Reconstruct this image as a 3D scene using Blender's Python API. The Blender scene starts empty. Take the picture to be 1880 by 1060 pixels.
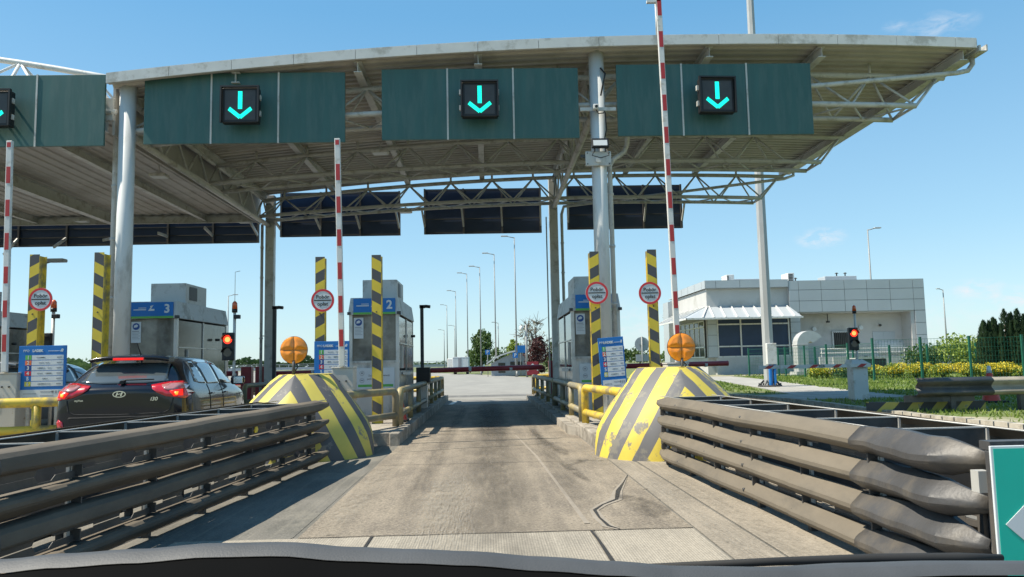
import bpy, bmesh, math, random
from mathutils import Vector, Matrix, noise as mnoise
from mathutils.bvhtree import BVHTree
from mathutils.geometry import delaunay_2d_cdt
R = math.radians
S = bpy.context.scene
C = S.collection
rnd = random.Random(7)

# ---------------- camera ----------------
cam = bpy.data.objects.new('camera', bpy.data.cameras.new('camera'))
C.objects.link(cam); S.camera = cam
YAW, PIT, ROLL = R(1.86), R(5.51), R(1.17)
fw = Vector((math.sin(YAW)*math.cos(PIT), math.cos(YAW)*math.cos(PIT), math.sin(PIT)))
rt = fw.cross(Vector((0, 0, 1))).normalized(); up = rt.cross(fw)
r2 = math.cos(ROLL)*rt - math.sin(ROLL)*up; u2 = math.sin(ROLL)*rt + math.cos(ROLL)*up
M = Matrix((r2, u2, -fw)).transposed().to_4x4(); M.translation = (0, 0, 1.25)
cam.matrix_world = M
cam.data.sensor_width = 36; cam.data.lens = 36*1420/1880
cam.data.clip_start = .05; cam.data.clip_end = 6000

# ---------------- world and sun ----------------
SUN = Vector((-.72, -.09, 1.0)).normalized()          # towards the sun
W = bpy.data.worlds.new('World'); S.world = W; W.use_nodes = True
nt = W.node_tree; nt.nodes.clear()
def N(t, k, **kw):
    n = t.nodes.new(k)
    for a, b in kw.items(): setattr(n, a, b)
    return n
wo = N(nt, 'ShaderNodeOutputWorld'); bg = N(nt, 'ShaderNodeBackground')
sky = N(nt, 'ShaderNodeTexSky', sky_type='NISHITA', sun_disc=False)
sky.sun_elevation = math.asin(SUN.z); sky.sun_rotation = math.atan2(SUN.x, SUN.y)
sky.air_density = 1.0; sky.dust_density = .45; sky.ozone_density = 1.3; sky.altitude = 0
bg.inputs[1].default_value = .10
# a few small clouds, placed by direction
tc = N(nt, 'ShaderNodeTexCoord')
def cloud_mask(d, rad):
    v = N(nt, 'ShaderNodeVectorMath', operation='SUBTRACT'); v.inputs[1].default_value = d
    nt.links.new(tc.outputs['Generated'], v.inputs[0])
    s = N(nt, 'ShaderNodeVectorMath', operation='MULTIPLY'); s.inputs[1].default_value = (1/rad, 1/rad, 2.4/rad)
    nt.links.new(v.outputs[0], s.inputs[0])
    l = N(nt, 'ShaderNodeVectorMath', operation='LENGTH'); nt.links.new(s.outputs[0], l.inputs[0])
    m = N(nt, 'ShaderNodeMapRange'); m.inputs[1].default_value = 1; m.inputs[2].default_value = 0; m.inputs[3].default_value = 0; m.inputs[4].default_value = 1
    nt.links.new(l.outputs['Value'], m.inputs[0]); return m.outputs[0]
def pdir(px, py):
    return (fw*1420 + r2*(px-940) - u2*(py-530)).normalized()
acc = None
for (px, py, rad, w) in ((1508, 437, .034, 1.0), (1730, 45, .040, .45), (1643, 48, .018, .4), (1790, 532, .034, .95), (1866, 555, .05, .9), (1160, 600, .10, .45), (1700, 600, .10, .35)):
    m = cloud_mask(pdir(px, py), rad)
    k = N(nt, 'ShaderNodeMath', operation='MULTIPLY'); k.inputs[1].default_value = w; nt.links.new(m, k.inputs[0])
    if acc is None: acc = k.outputs[0]
    else:
        a = N(nt, 'ShaderNodeMath', operation='MAXIMUM'); nt.links.new(acc, a.inputs[0]); nt.links.new(k.outputs[0], a.inputs[1]); acc = a.outputs[0]
nz = N(nt, 'ShaderNodeTexNoise'); nz.inputs['Scale'].default_value = 38; nz.inputs['Detail'].default_value = 7; nz.inputs['Roughness'].default_value = .62; nz.inputs['Distortion'].default_value = .5
mpw = N(nt, 'ShaderNodeMapping'); mpw.inputs['Scale'].default_value = (1, 1, 2.2); nt.links.new(tc.outputs['Generated'], mpw.inputs[0]); nt.links.new(mpw.outputs[0], nz.inputs[0])
mr = N(nt, 'ShaderNodeMapRange'); mr.inputs[1].default_value = .42; mr.inputs[2].default_value = .72; nt.links.new(nz.outputs[0], mr.inputs[0])
mm = N(nt, 'ShaderNodeMath', operation='MULTIPLY'); nt.links.new(acc, mm.inputs[0]); nt.links.new(mr.outputs[0], mm.inputs[1])
m3 = N(nt, 'ShaderNodeMath', operation='MULTIPLY', use_clamp=True); m3.inputs[1].default_value = 1.5; nt.links.new(mm.outputs[0], m3.inputs[0])
mx = N(nt, 'ShaderNodeMix', data_type='RGBA'); nt.links.new(m3.outputs[0], mx.inputs[0]); tint = N(nt, 'ShaderNodeMix', data_type='RGBA', blend_type='MULTIPLY'); tint.inputs[0].default_value = 1; nt.links.new(sky.outputs[0], tint.inputs[6]); tint.inputs[7].default_value = (.92, 1.12, 1.12, 1); sxz = N(nt, 'ShaderNodeSeparateXYZ'); nt.links.new(tc.outputs['Generated'], sxz.inputs[0])
rmp = N(nt, 'ShaderNodeValToRGB'); nt.links.new(sxz.outputs[2], rmp.inputs[0]); el = rmp.color_ramp.elements   # hazy spring sky, by elevation (scaled by 1/6)
el[0].position = 0; el[0].color = (.66, .82, .92, 1); el[1].position = 1; el[1].color = (.08, .30, .62, 1)
for p_, c_ in ((.15, (.40, .68, .90, 1)), (.42, (.15, .46, .80, 1))): e_ = el.new(p_); e_.color = c_
scl = N(nt, 'ShaderNodeMix', data_type='RGBA', blend_type='MULTIPLY', clamp_result=False); scl.inputs[0].default_value = 1; nt.links.new(rmp.outputs[0], scl.inputs[6]); scl.inputs[7].default_value = (6, 6, 6, 1)
bln = N(nt, 'ShaderNodeMix', data_type='RGBA'); bln.inputs[0].default_value = .65; nt.links.new(tint.outputs[2], bln.inputs[6]); nt.links.new(scl.outputs[2], bln.inputs[7]); nt.links.new(bln.outputs[2], mx.inputs[6]); mx.inputs[7].default_value = (5.2, 5.4, 5.7, 1)
nt.links.new(mx.outputs[2], bg.inputs[0]); nt.links.new(bg.outputs[0], wo.inputs[0])
sl = bpy.data.lights.new('sun', 'SUN'); sl.energy = 4.8; sl.angle = R(.5); sl.color = (1, .92, .775)
so = bpy.data.objects.new('sun', sl); C.objects.link(so); so.rotation_euler = SUN.to_track_quat('Z', 'Y').to_euler()
S.view_settings.view_transform = 'Standard'; S.view_settings.look = 'None'; S.view_settings.gamma = 1; S.view_settings.exposure = .74
S.view_settings.use_curve_mapping = False

# ---------------- materials ----------------
def P(m): return m.node_tree.nodes['Principled BSDF']
def mat(name, col, rough=.6, metal=0, var=.12, scale=3., bump=0., bscale=None, dirt=None, dirt_amt=.5, dirt_scale=1.5, stretch=(1, 1, 1), coat=0, emit=None, estr=1., spec=None):
    """plain coloured material with noise in its colour, optional dirt patches and bump"""
    m = bpy.data.materials.new(name); m.use_nodes = True; t = m.node_tree; p = P(m)
    p.inputs['Roughness'].default_value = rough; p.inputs['Metallic'].default_value = metal
    if coat: p.inputs['Coat Weight'].default_value = coat; p.inputs['Coat Roughness'].default_value = .04
    if spec is not None: p.inputs['Specular IOR Level'].default_value = spec
    if emit:
        p.inputs['Emission Color'].default_value = (*emit, 1); p.inputs['Emission Strength'].default_value = estr
    tcn = N(t, 'ShaderNodeTexCoord'); mp = N(t, 'ShaderNodeMapping'); mp.inputs['Scale'].default_value = stretch
    t.links.new(tcn.outputs['Object'], mp.inputs[0])
    n = N(t, 'ShaderNodeTexNoise'); n.inputs['Scale'].default_value = scale; n.inputs['Detail'].default_value = 6; n.inputs['Roughness'].default_value = .6
    t.links.new(mp.outputs[0], n.inputs[0])
    cr = N(t, 'ShaderNodeValToRGB'); e = cr.color_ramp.elements
    e[0].position = .3; e[1].position = .7
    e[0].color = (*[max(0, c*(1-var)) for c in col], 1); e[1].color = (*[min(1, c*(1+var)) for c in col], 1)
    t.links.new(n.outputs[0], cr.inputs[0]); out = cr.outputs[0]
    if dirt:
        n2 = N(t, 'ShaderNodeTexNoise'); n2.inputs['Scale'].default_value = dirt_scale; n2.inputs['Detail'].default_value = 8; n2.inputs['Roughness'].default_value = .68
        t.links.new(mp.outputs[0], n2.inputs[0])
        r_ = N(t, 'ShaderNodeMapRange'); r_.inputs[1].default_value = .62-dirt_amt*.35; r_.inputs[2].default_value = .70-dirt_amt*.2; t.links.new(n2.outputs[0], r_.inputs[0])
        r_.inputs[4].default_value = .85
        x = N(t, 'ShaderNodeMix', data_type='RGBA'); t.links.new(r_.outputs[0], x.inputs[0]); t.links.new(out, x.inputs[6]); x.inputs[7].default_value = (*dirt, 1); out = x.outputs[2]
    t.links.new(out, p.inputs['Base Color'])
    m['out'] = 1
    if bump:
        nb = N(t, 'ShaderNodeTexNoise'); nb.inputs['Scale'].default_value = bscale or scale*8; nb.inputs['Detail'].default_value = 5
        t.links.new(mp.outputs[0], nb.inputs[0])
        b = N(t, 'ShaderNodeBump'); b.inputs['Strength'].default_value = bump; b.inputs['Distance'].default_value = .01
        t.links.new(nb.outputs[0], b.inputs['Height']); t.links.new(b.outputs[0], p.inputs['Normal'])
    return m
def stripes(name, expr, c1, c2, period, duty=.5, wear=.35, rough=.55, wcol=(.22, .21, .19), wscale=6):
    """two-colour bands over s = dot(expr, object xyz) (or over the UV map when expr is 'uv')"""
    m = mat(name, c1, rough, var=.08); t = m.node_tree; p = P(m)
    if expr == 'uv':
        tcn = N(t, 'ShaderNodeUVMap'); sep = N(t, 'ShaderNodeSeparateXYZ'); t.links.new(tcn.outputs[0], sep.inputs[0]); s = sep.outputs[0]
    else:
        tcn = N(t, 'ShaderNodeTexCoord'); d = N(t, 'ShaderNodeVectorMath', operation='DOT_PRODUCT'); d.inputs[1].default_value = expr
        t.links.new(tcn.outputs['Object'], d.inputs[0]); s = d.outputs['Value']
    dv = N(t, 'ShaderNodeMath', operation='DIVIDE'); dv.inputs[1].default_value = period; t.links.new(s, dv.inputs[0])
    fr = N(t, 'ShaderNodeMath', operation='FRACT'); t.links.new(dv.outputs[0], fr.inputs[0])
    g = N(t, 'ShaderNodeMath', operation='GREATER_THAN'); g.inputs[1].default_value = duty; t.links.new(fr.outputs[0], g.inputs[0])
    x = N(t, 'ShaderNodeMix', data_type='RGBA'); t.links.new(g.outputs[0], x.inputs[0])
    old = p.inputs['Base Color'].links[0].from_socket
    t.links.new(old, x.inputs[6]); x.inputs[7].default_value = (*c2, 1); out = x.outputs[2]
    if wear:
        to = N(t, 'ShaderNodeTexCoord'); n2 = N(t, 'ShaderNodeTexNoise'); n2.inputs['Scale'].default_value = wscale; n2.inputs['Detail'].default_value = 9; n2.inputs['Roughness'].default_value = .72
        t.links.new(to.outputs['Object'], n2.inputs[0])
        r_ = N(t, 'ShaderNodeMapRange'); r_.inputs[1].default_value = .66-wear*.2; r_.inputs[2].default_value = .69-wear*.17; t.links.new(n2.outputs[0], r_.inputs[0])
        y = N(t, 'ShaderNodeMix', data_type='RGBA'); t.links.new(r_.outputs[0], y.inputs[0]); t.links.new(out, y.inputs[6]); y.inputs[7].default_value = (*wcol, 1); out = y.outputs[2]
    t.links.new(out, p.inputs['Base Color'])
    return m
K = {}
K['white'] = mat('white_paint', (.62, .62, .60), .45, var=.05, dirt=(.40, .37, .31), dirt_amt=.25, dirt_scale=4)
K['steel'] = mat('painted_steel', (.52, .52, .495), .45, var=.07, scale=4, dirt=(.30, .28, .24), dirt_amt=.3, dirt_scale=3)
K['column'] = mat('column_paint', (.62, .63, .62), .5, var=.05, scale=2, dirt=(.38, .37, .34), dirt_amt=.22, dirt_scale=1.2, stretch=(1, 1, .35), bump=.1)
K['roofdeck'] = mat('roof_deck', (.45, .425, .385), .55, var=.07, scale=2, dirt=(.33, .30, .25), dirt_amt=.3, dirt_scale=.7)
K['fascia'] = mat('fascia_paint', (.60, .60, .58), .5, var=.06, dirt=(.36, .35, .31), dirt_amt=.3, dirt_scale=2.5)
K['green'] = mat('green_panel', (.036, .108, .100), .5, var=.14, scale=1.2, dirt=(.060, .125, .115), dirt_amt=.45, dirt_scale=2.2, bump=.06, bscale=30, stretch=(3, 1, .45))
K['navy'] = mat('navy_panel', (.020, .038, .085), .45, var=.15, scale=2)
K['black'] = mat('black_plastic', (.012, .012, .013), .5, var=.2)
K['darkgrey'] = mat('dark_grey', (.05, .05, .05), .6, var=.2)
K['red'] = mat('red_paint', (.42, .03, .03), .4, var=.1, scale=5)
K['boomred'] = mat('boom_red', (.27, .02, .03), .4, var=.15, scale=5)
K['yellow'] = mat('yellow_paint', (.66, .47, .05), .45, var=.1, scale=5, dirt=(.20, .17, .11), dirt_amt=.42, dirt_scale=3.5, bump=.15)
K['wornrail'] = mat('worn_yellow_rail', (.42, .33, .12), .55, var=.3, scale=3, dirt=(.17, .16, .13), dirt_amt=.85, dirt_scale=2.5, bump=.2)
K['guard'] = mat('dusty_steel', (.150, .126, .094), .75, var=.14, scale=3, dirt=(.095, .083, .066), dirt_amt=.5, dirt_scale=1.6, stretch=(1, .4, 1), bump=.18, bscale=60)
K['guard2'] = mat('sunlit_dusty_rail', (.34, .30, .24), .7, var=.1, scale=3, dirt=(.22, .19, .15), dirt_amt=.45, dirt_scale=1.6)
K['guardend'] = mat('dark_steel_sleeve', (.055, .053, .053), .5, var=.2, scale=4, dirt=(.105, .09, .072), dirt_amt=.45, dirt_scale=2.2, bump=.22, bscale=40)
K['guardL'] = mat('shaded_dusty_steel', (.118, .098, .073), .78, var=.16, scale=3, dirt=(.07, .06, .048), dirt_amt=.55, dirt_scale=1.8, stretch=(1, .4, 1), bump=.18, bscale=60)  # darker copy of the dusty steel: the left rails' shade is in the colour
K['guarddark'] = mat('sooty_steel', (.05, .05, .05), .6, var=.3, scale=5, dirt=(.1, .09, .08), dirt_amt=.4)
K['galv'] = mat('galvanised_edge', (.45, .44, .41), .5, metal=.2, var=.1)
K['stainless'] = mat('booth_metal', (.60, .59, .56), .33, metal=.35, var=.10, scale=2, dirt=(.25, .25, .23), dirt_amt=.4, dirt_scale=2.5, stretch=(1, 1, .4))
K['stainless2'] = mat('booth_top_metal', (.52, .53, .52), .5, metal=.1, var=.08, dirt=(.25, .24, .21), dirt_amt=.3, dirt_scale=3)
K['glassd'] = mat('dark_glass', (.045, .047, .042), .08, var=.3, scale=2.5)
K['glassb'] = mat('booth_glass', (.16, .15, .125), .10, var=.4, scale=2.2, dirt=(.25, .24, .21), dirt_amt=.4, dirt_scale=1.8)
K['blue'] = mat('sign_blue', (.007, .145, .45), .4, var=.06)
K['bluedk'] = mat('sign_blue_dark', (.01, .06, .24), .4, var=.06)
K['paper'] = mat('sign_white', (.58, .61, .62), .5, var=.04)
K['lime'] = mat('sign_green', (.12, .40, .08), .5, var=.05)
K['orange'] = mat('sign_orange', (.75, .16, .04), .5, var=.05)
K['signred'] = mat('sign_red', (.62, .03, .04), .4, var=.08)
K['gold'] = mat('sign_yellow', (.60, .55, .06), .5, var=.05)
K['ink'] = mat('ink', (.035, .035, .035), .5, var=.05)
K['inkgrey'] = mat('ink_grey', (.28, .29, .31), .5, var=.05)
K['amber'] = mat('amber_lens', (.80, .26, .015), .22, var=.12, scale=12, coat=.5)
K['teal'] = mat('teal_sign', (.0, .43, .33), .35, var=.04)
K['rubber'] = mat('rubber', (.018, .018, .018), .8, var=.2)
K['carpaint'] = mat('black_car_paint', (.003, .004, .009), .2, metal=.0, var=.15, coat=.7, spec=.3)
K['greypaint'] = mat('grey_car_paint', (.17, .19, .21), .32, metal=.4, var=.08, coat=1)
K['carglass'] = mat('car_glass', (.07, .085, .09), .05, var=.25, scale=1.5, coat=1)
K['chrome'] = mat('chrome', (.75, .75, .75), .15, metal=1, var=.03)
K['taillens'] = mat('tail_lens', (.50, .012, .02), .15, var=.15, scale=9, coat=1)
K['clearlens'] = mat('clear_lens', (.36, .16, .16), .15, var=.15, scale=16, coat=1)
K['brake'] = mat('lit_brake_lamp', (.5, .02, .01), .3, emit=(1, .012, .008), estr=.55)
K['brakehot'] = mat('lit_lamp_core', (.9, .3, .05), .3, emit=(1, .22, .02), estr=1.2)
K['redlight'] = mat('lit_red_signal', (.9, .1, .03), .3, emit=(1, .03, .01), estr=1.0)
K['redcore'] = mat('lit_red_signal_core', (1, .5, .2), .3, emit=(1, .28, .05), estr=1.3)
K['arrow'] = mat('lit_arrow', (.05, .8, .6), .3, emit=(.0, .80, .58), estr=.85)
K['beacon'] = mat('orange_beacon', (.60, .10, .02), .25, coat=.6)
K['concw'] = mat('render_wall', (.47, .465, .45), .8, var=.06, scale=.7, dirt=(.38, .37, .34), dirt_amt=.25, dirt_scale=.5)
K['cladding'] = mat('cladding', (.42, .45, .47), .42, metal=.12, var=.05, scale=.4)
K['seam'] = mat('seam', (.10, .11, .12), .7)
K['fence'] = mat('green_fence', (.010, .105, .065), .5, var=.15)
K['kerb'] = mat('kerb_stone', (.33, .30, .255), .85, var=.15, scale=2.5, dirt=(.13, .115, .095), dirt_amt=.5, dirt_scale=3, bump=.5, bscale=25)
K['kerbp'] = mat('pale_kerb', (.42, .385, .32), .85, var=.12, scale=6, dirt=(.25, .22, .17), dirt_amt=.4, dirt_scale=4, bump=.3)
K['bark'] = mat('bark', (.10, .08, .06), .9, var=.3, scale=4)
K['galvpole'] = mat('lamp_pole_steel', (.25, .26, .26), .5, metal=.1, var=.06)
K['mast'] = mat('mast_steel', (.40, .41, .41), .5, metal=.15, var=.1, scale=2, dirt=(.32, .32, .31), dirt_amt=.35, stretch=(1, 1, .2))
K['duct'] = mat('duct_metal', (.50, .50, .49), .4, metal=.2, var=.08)
K['box'] = mat('beige_cabinet', (.50, .48, .43), .6, var=.06, scale=3, dirt=(.25, .16, .09), dirt_amt=.1, dirt_scale=5)
K['dash'] = mat('dash_vinyl', (.060, .063, .067), .6, var=.2, scale=9, bump=.08, bscale=500)
K['dashb'] = mat('dash_shade', (.004, .004, .004), .9, var=.1, spec=.05)  # near slope of the dash, its deep shadow painted as black
K['farsteel'] = mat('bridge_grey', (.36, .38, .40), .7, var=.05)
K['cone'] = mat('cone_red', (.55, .05, .03), .5, var=.1)
K['tank'] = mat('tank_grey', (.30, .33, .36), .5, var=.1)
YEL, DK = (.68, .50, .045), (.095, .095, .10)
K['hazup'] = stripes('yellow_black_rising', (-.55, 0, 1), YEL, (.075, .075, .08), .41, .5, .10)
K['hazdn'] = stripes('yellow_black_falling', (.55, 0, 1), YEL, (.075, .075, .08), .41, .5, .10)
K['bull'] = stripes('bullnose_paint', 'uv', (.62, .48, .07), (.135, .13, .13), .40, .54, .66, .6, (.20, .185, .155), 3.2)
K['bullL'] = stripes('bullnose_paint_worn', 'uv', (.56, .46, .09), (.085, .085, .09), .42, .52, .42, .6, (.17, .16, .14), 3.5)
K['haz2'] = stripes('yellow_black_base', (-1, 0, .9), (.5, .4, .08), (.05, .05, .05), .52, .45, .3)
K['redwhite'] = stripes('red_white_block', (1, 0, .15), (.62, .6, .57), (.5, .03, .04), .9, .55, .2)
def leafmat(name, a, b, sc=1.2, rough=.6, trans=.25):
    m = mat(name, a, rough, var=0, scale=sc); t = m.node_tree; p = P(m)
    e = [n for n in t.nodes if n.type == 'VALTORGB'][0].color_ramp.elements
    e[0].color = (*a, 1); e[1].color = (*b, 1); e[0].position = .35; e[1].position = .65
    out = [n for n in t.nodes if n.type == 'OUTPUT_MATERIAL'][0]
    tr = N(t, 'ShaderNodeBsdfTranslucent'); ms = N(t, 'ShaderNodeMixShader'); ms.inputs[0].default_value = trans
    src = p.inputs['Base Color'].links[0].from_socket; t.links.new(src, tr.inputs[0])
    t.links.new(p.outputs[0], ms.inputs[1]); t.links.new(tr.outputs[0], ms.inputs[2]); t.links.new(ms.outputs[0], out.inputs[0])
    return m
K['leafdk'] = leafmat('leaves_dark', (.025, .055, .018), (.06, .11, .03))
K['leafmid'] = leafmat('leaves_mid', (.05, .10, .025), (.11, .17, .045))
K['leafyel'] = leafmat('leaves_yellow_green', (.16, .23, .03), (.27, .34, .05), 2)
K['leafred'] = leafmat('leaves_purple', (.045, .016, .018), (.11, .035, .03), 3)
K['leafpale'] = leafmat('blossom_pale', (.20, .19, .13), (.34, .31, .24), 3)
K['thuja'] = leafmat('thuja_green', (.012, .030, .012), (.03, .062, .022), 3, trans=.1)
K['flower'] = leafmat('yellow_flowers', (.46, .38, .02), (.68, .56, .04), 3)
K['grassb'] = leafmat('grass_blades', (.11, .18, .025), (.23, .30, .05), .8, trans=.35)

# ---------------- mesh builder ----------------
def sharp_edges(me, deg):
    fn = {}
    for p_ in me.polygons:
        for k_ in p_.edge_keys: fn.setdefault(k_, []).append(p_.normal.copy())
    return [len(fn.get(e.key, [])) == 2 and fn[e.key][0].angle(fn[e.key][1], 0) > R(deg) for e in me.edges]
def stainmat(name, col, amt, sc=6, lo=.4, hi=.6, st=(1, 1, 1)):
    m = bpy.data.materials.new(name); m.use_nodes = True; t = m.node_tree; p = P(m); p.inputs['Base Color'].default_value = (*col, 1); p.inputs['Roughness'].default_value = .8
    tcn = N(t, 'ShaderNodeTexCoord'); mp = N(t, 'ShaderNodeMapping'); mp.inputs['Scale'].default_value = st; t.links.new(tcn.outputs['Object'], mp.inputs[0])
    n = N(t, 'ShaderNodeTexNoise'); n.inputs['Scale'].default_value = sc; n.inputs['Detail'].default_value = 7; n.inputs['Roughness'].default_value = .7; t.links.new(mp.outputs[0], n.inputs[0])
    r_ = N(t, 'ShaderNodeMapRange'); r_.inputs[1].default_value = lo; r_.inputs[2].default_value = hi; r_.inputs[4].default_value = amt; t.links.new(n.outputs[0], r_.inputs[0])
    uv = N(t, 'ShaderNodeUVMap'); sx = N(t, 'ShaderNodeSeparateXYZ'); t.links.new(uv.outputs[0], sx.inputs[0]); al = r_.outputs[0]
    for k_ in (0, 1):
        pp = N(t, 'ShaderNodeMath', operation='PINGPONG'); pp.inputs[1].default_value = .5; t.links.new(sx.outputs[k_], pp.inputs[0])
        e_ = N(t, 'ShaderNodeMapRange', interpolation_type='SMOOTHSTEP'); e_.inputs[1].default_value = 0; e_.inputs[2].default_value = .38 if k_ == 0 else .12; t.links.new(pp.outputs[0], e_.inputs[0])
        mu = N(t, 'ShaderNodeMath', operation='MULTIPLY'); t.links.new(al, mu.inputs[0]); t.links.new(e_.outputs[0], mu.inputs[1]); al = mu.outputs[0]
    t.links.new(al, p.inputs['Alpha']); return m
K['stain'] = stainmat('oil_stain_and_shade', (.04, .036, .032), .52, 9, .34, .66)
K['track'] = stainmat('tyre_track', (.07, .063, .055), .38, 7, .30, .72, (3, .3, 1))
K['scrape'] = stainmat('pale_scrape', (.36, .325, .27), .55, 22, .45, .7, (4, .25, 1))
K['dust'] = stainmat('pale_dust', (.35, .31, .25), .5, 12, .38, .72, (1.5, .5, 1))
class MB:
    def __init__(s): s.v = []; s.f = []; s.mi = []; s.uv = {}; s.sm = []
    def face(s, pts, m=0, uv=None, smooth=False):
        b = len(s.v); s.v += [tuple(p) for p in pts]; s.f.append(tuple(range(b, b+len(pts)))); s.mi.append(m); s.sm.append(smooth)
        if uv: s.uv[len(s.f)-1] = uv
    def mesh(s, vs, fs, m=0, smooth=False):
        b = len(s.v); s.v += [tuple(p) for p in vs]
        for f in fs: s.f.append(tuple(b+i for i in f)); s.mi.append(m); s.sm.append(smooth)
    def box(s, x0, x1, y0, y1, z0, z1, m=0, bev=0):
        if bev:
            bm = bmesh.new(); bmesh.ops.create_cube(bm, size=1)
            for v in bm.verts: v.co = Vector(((x0+x1)/2+v.co.x*(x1-x0), (y0+y1)/2+v.co.y*(y1-y0), (z0+z1)/2+v.co.z*(z1-z0)))
            bmesh.ops.bevel(bm, geom=bm.edges[:], offset=bev, segments=2, affect='EDGES', profile=.5)
            bm.verts.index_update(); s.mesh([v.co[:] for v in bm.verts], [[v.index for v in f.verts] for f in bm.faces], m); bm.free(); return s
        vs = [(x, y, z) for z in (z0, z1) for y in (y0, y1) for x in (x0, x1)]
        s.mesh(vs, [(0, 2, 3, 1), (4, 5, 7, 6), (0, 1, 5, 4), (1, 3, 7, 5), (3, 2, 6, 7), (2, 0, 4, 6)], m); return s
    def tube(s, pts, r, n=10, m=0, cap=True):
        """smooth tube through points; r a number or one per point"""
        pts = [Vector(p) for p in pts]; rs = r if isinstance(r, (list, tuple)) else [r]*len(pts)
        b = len(s.v); prev = None; k = len(pts)
        for i, p in enumerate(pts):
            d = ((pts[min(i+1, k-1)]-p).normalized()+(p-pts[max(i-1, 0)]).normalized())
            d = d.normalized() if d.length > 1e-6 else Vector((0, 0, 1))
            a = prev if prev else (Vector((0, 0, 1)) if abs(d.z) < .9 else Vector((1, 0, 0)))
            a = (a-d*a.dot(d)).normalized(); prev = a; c = d.cross(a)
            for j in range(n):
                t = 2*math.pi*j/n; s.v.append(tuple(p+(a*math.cos(t)+c*math.sin(t))*rs[i]))
        for i in range(k-1):
            for j in range(n):
                q = b+i*n; s.f.append((q+j, q+(j+1) % n, q+n+(j+1) % n, q+n+j)); s.mi.append(m); s.sm.append(True)
        if cap:
            s.f.append(tuple(b+j for j in reversed(range(n)))); s.mi.append(m); s.sm.append(False)
            s.f.append(tuple(b+(k-1)*n+j for j in range(n))); s.mi.append(m); s.sm.append(False)
        return s
    def beam(s, p0, p1, w, h, m=0):
        """rectangular bar between two points (w across, h up)"""
        p0, p1 = Vector(p0), Vector(p1); d = (p1-p0).normalized()
        u = Vector((0, 0, 1)) if abs(d.z) < .95 else Vector((0, 1, 0))
        a = d.cross(u).normalized(); c = a.cross(d)
        vs = [p+a*i*w/2+c*j*h/2 for p in (p0, p1) for i, j in ((-1, -1), (1, -1), (1, 1), (-1, 1))]
        s.mesh(vs, [(3, 2, 1, 0), (4, 5, 6, 7), (0, 1, 5, 4), (1, 2, 6, 5), (2, 3, 7, 6), (3, 0, 4, 7)], m); return s
    def ibeam(s, p0, p1, w, h, m=0):
        p0, p1 = Vector(p0), Vector(p1); z = Vector((0, 0, 1))
        s.beam(p0+z*(h/2-.008), p1+z*(h/2-.008), w, .016, m); s.beam(p0-z*(h/2-.008), p1-z*(h/2-.008), w, .016, m); s.beam(p0, p1, .012, h-.032, m); return s
    def prism(s, poly, y0, y1, m=0, axis='y'):
        """extrude a polygon: axis y takes (x,z) points, z takes (x,y), x takes (y,z)"""
        def q(a, b, t): return {'y': (a, t, b), 'z': (a, b, t), 'x': (t, a, b)}[axis]
        k = len(poly); vs = [q(a, b, y0) for a, b in poly]+[q(a, b, y1) for a, b in poly]
        fs = [tuple(range(k)), tuple(range(2*k-1, k-1, -1))]+[(i, k+i, k+(i+1) % k, (i+1) % k) for i in range(k)]
        s.mesh(vs, fs, m); return s
    def disc(s, cx, y, cz, r, n=32, m=0, th=.01, r_in=None):
        """disc facing -y (a ring when r_in is given)"""
        ring = lambda rr, yy: [(cx+rr*math.cos(2*math.pi*i/n), yy, cz+rr*math.sin(2*math.pi*i/n)) for i in range(n)]
        if r_in:
            vs = ring(r, y)+ring(r_in, y)+ring(r, y+th)+ring(r_in, y+th)
            for i in range(n):
                j = (i+1) % n
                s.mesh([vs[i], vs[j], vs[n+j], vs[n+i]], [(0, 1, 2, 3)], m); s.mesh([vs[i], vs[j], vs[2*n+j], vs[2*n+i]], [(3, 2, 1, 0)], m)
                s.mesh([vs[n+i], vs[n+j], vs[3*n+j], vs[3*n+i]], [(0, 1, 2, 3)], m)
        else: s.prism([(p[0], p[2]) for p in ring(r, 0)], y, y+th, m)
        return s
    def build(s, name, mats, parent=None, loc=None, rot=None, bevel=0, merge=False, sharp=0):
        me = bpy.data.meshes.new(name); me.from_pydata(s.v, [], s.f)
        for m in (mats if isinstance(mats, (list, tuple)) else [mats]): me.materials.append(K[m] if isinstance(m, str) else m)
        me.polygons.foreach_set('material_index', s.mi); me.polygons.foreach_set('use_smooth', s.sm)
        if s.uv:
            l = me.uv_layers.new(name='UVMap')
            for fi, uvs in s.uv.items():
                for li, uv in zip(me.polygons[fi].loop_indices, uvs): l.data[li].uv = uv
        bm = bmesh.new(); bm.from_mesh(me)
        if merge: bmesh.ops.remove_doubles(bm, verts=bm.verts[:], dist=.0005)
        if len(bm.faces) < 60000: bmesh.ops.recalc_face_normals(bm, faces=bm.faces[:])
        bm.to_mesh(me); bm.free(); me.update()
        o = bpy.data.objects.new(name, me); C.objects.link(o)
        if parent: o.parent = parent
        if loc: o.location = loc
        if rot: o.rotation_euler = rot
        if sharp:
            for e_, a_ in zip(me.edges, sharp_edges(me, sharp)): e_.use_edge_sharp = a_
        if bevel:
            b = o.modifiers.new('bevel', 'BEVEL'); b.width = bevel; b.segments = 2; b.limit_method = 'ANGLE'
        return o
def tag(o, label=None, cat=None, group=None, kind=None):
    if label: o['label'] = label
    if cat: o['category'] = cat
    if group: o['group'] = group
    if kind: o['kind'] = kind
    return o
def thing(name, label, cat, loc=(0, 0, 0), group=None, rz=0):
    o = bpy.data.objects.new(name, None); C.objects.link(o); o.location = loc; o.rotation_euler = (0, 0, rz); o.empty_display_size = .2
    return tag(o, label, cat, group)
CH = {}
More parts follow.
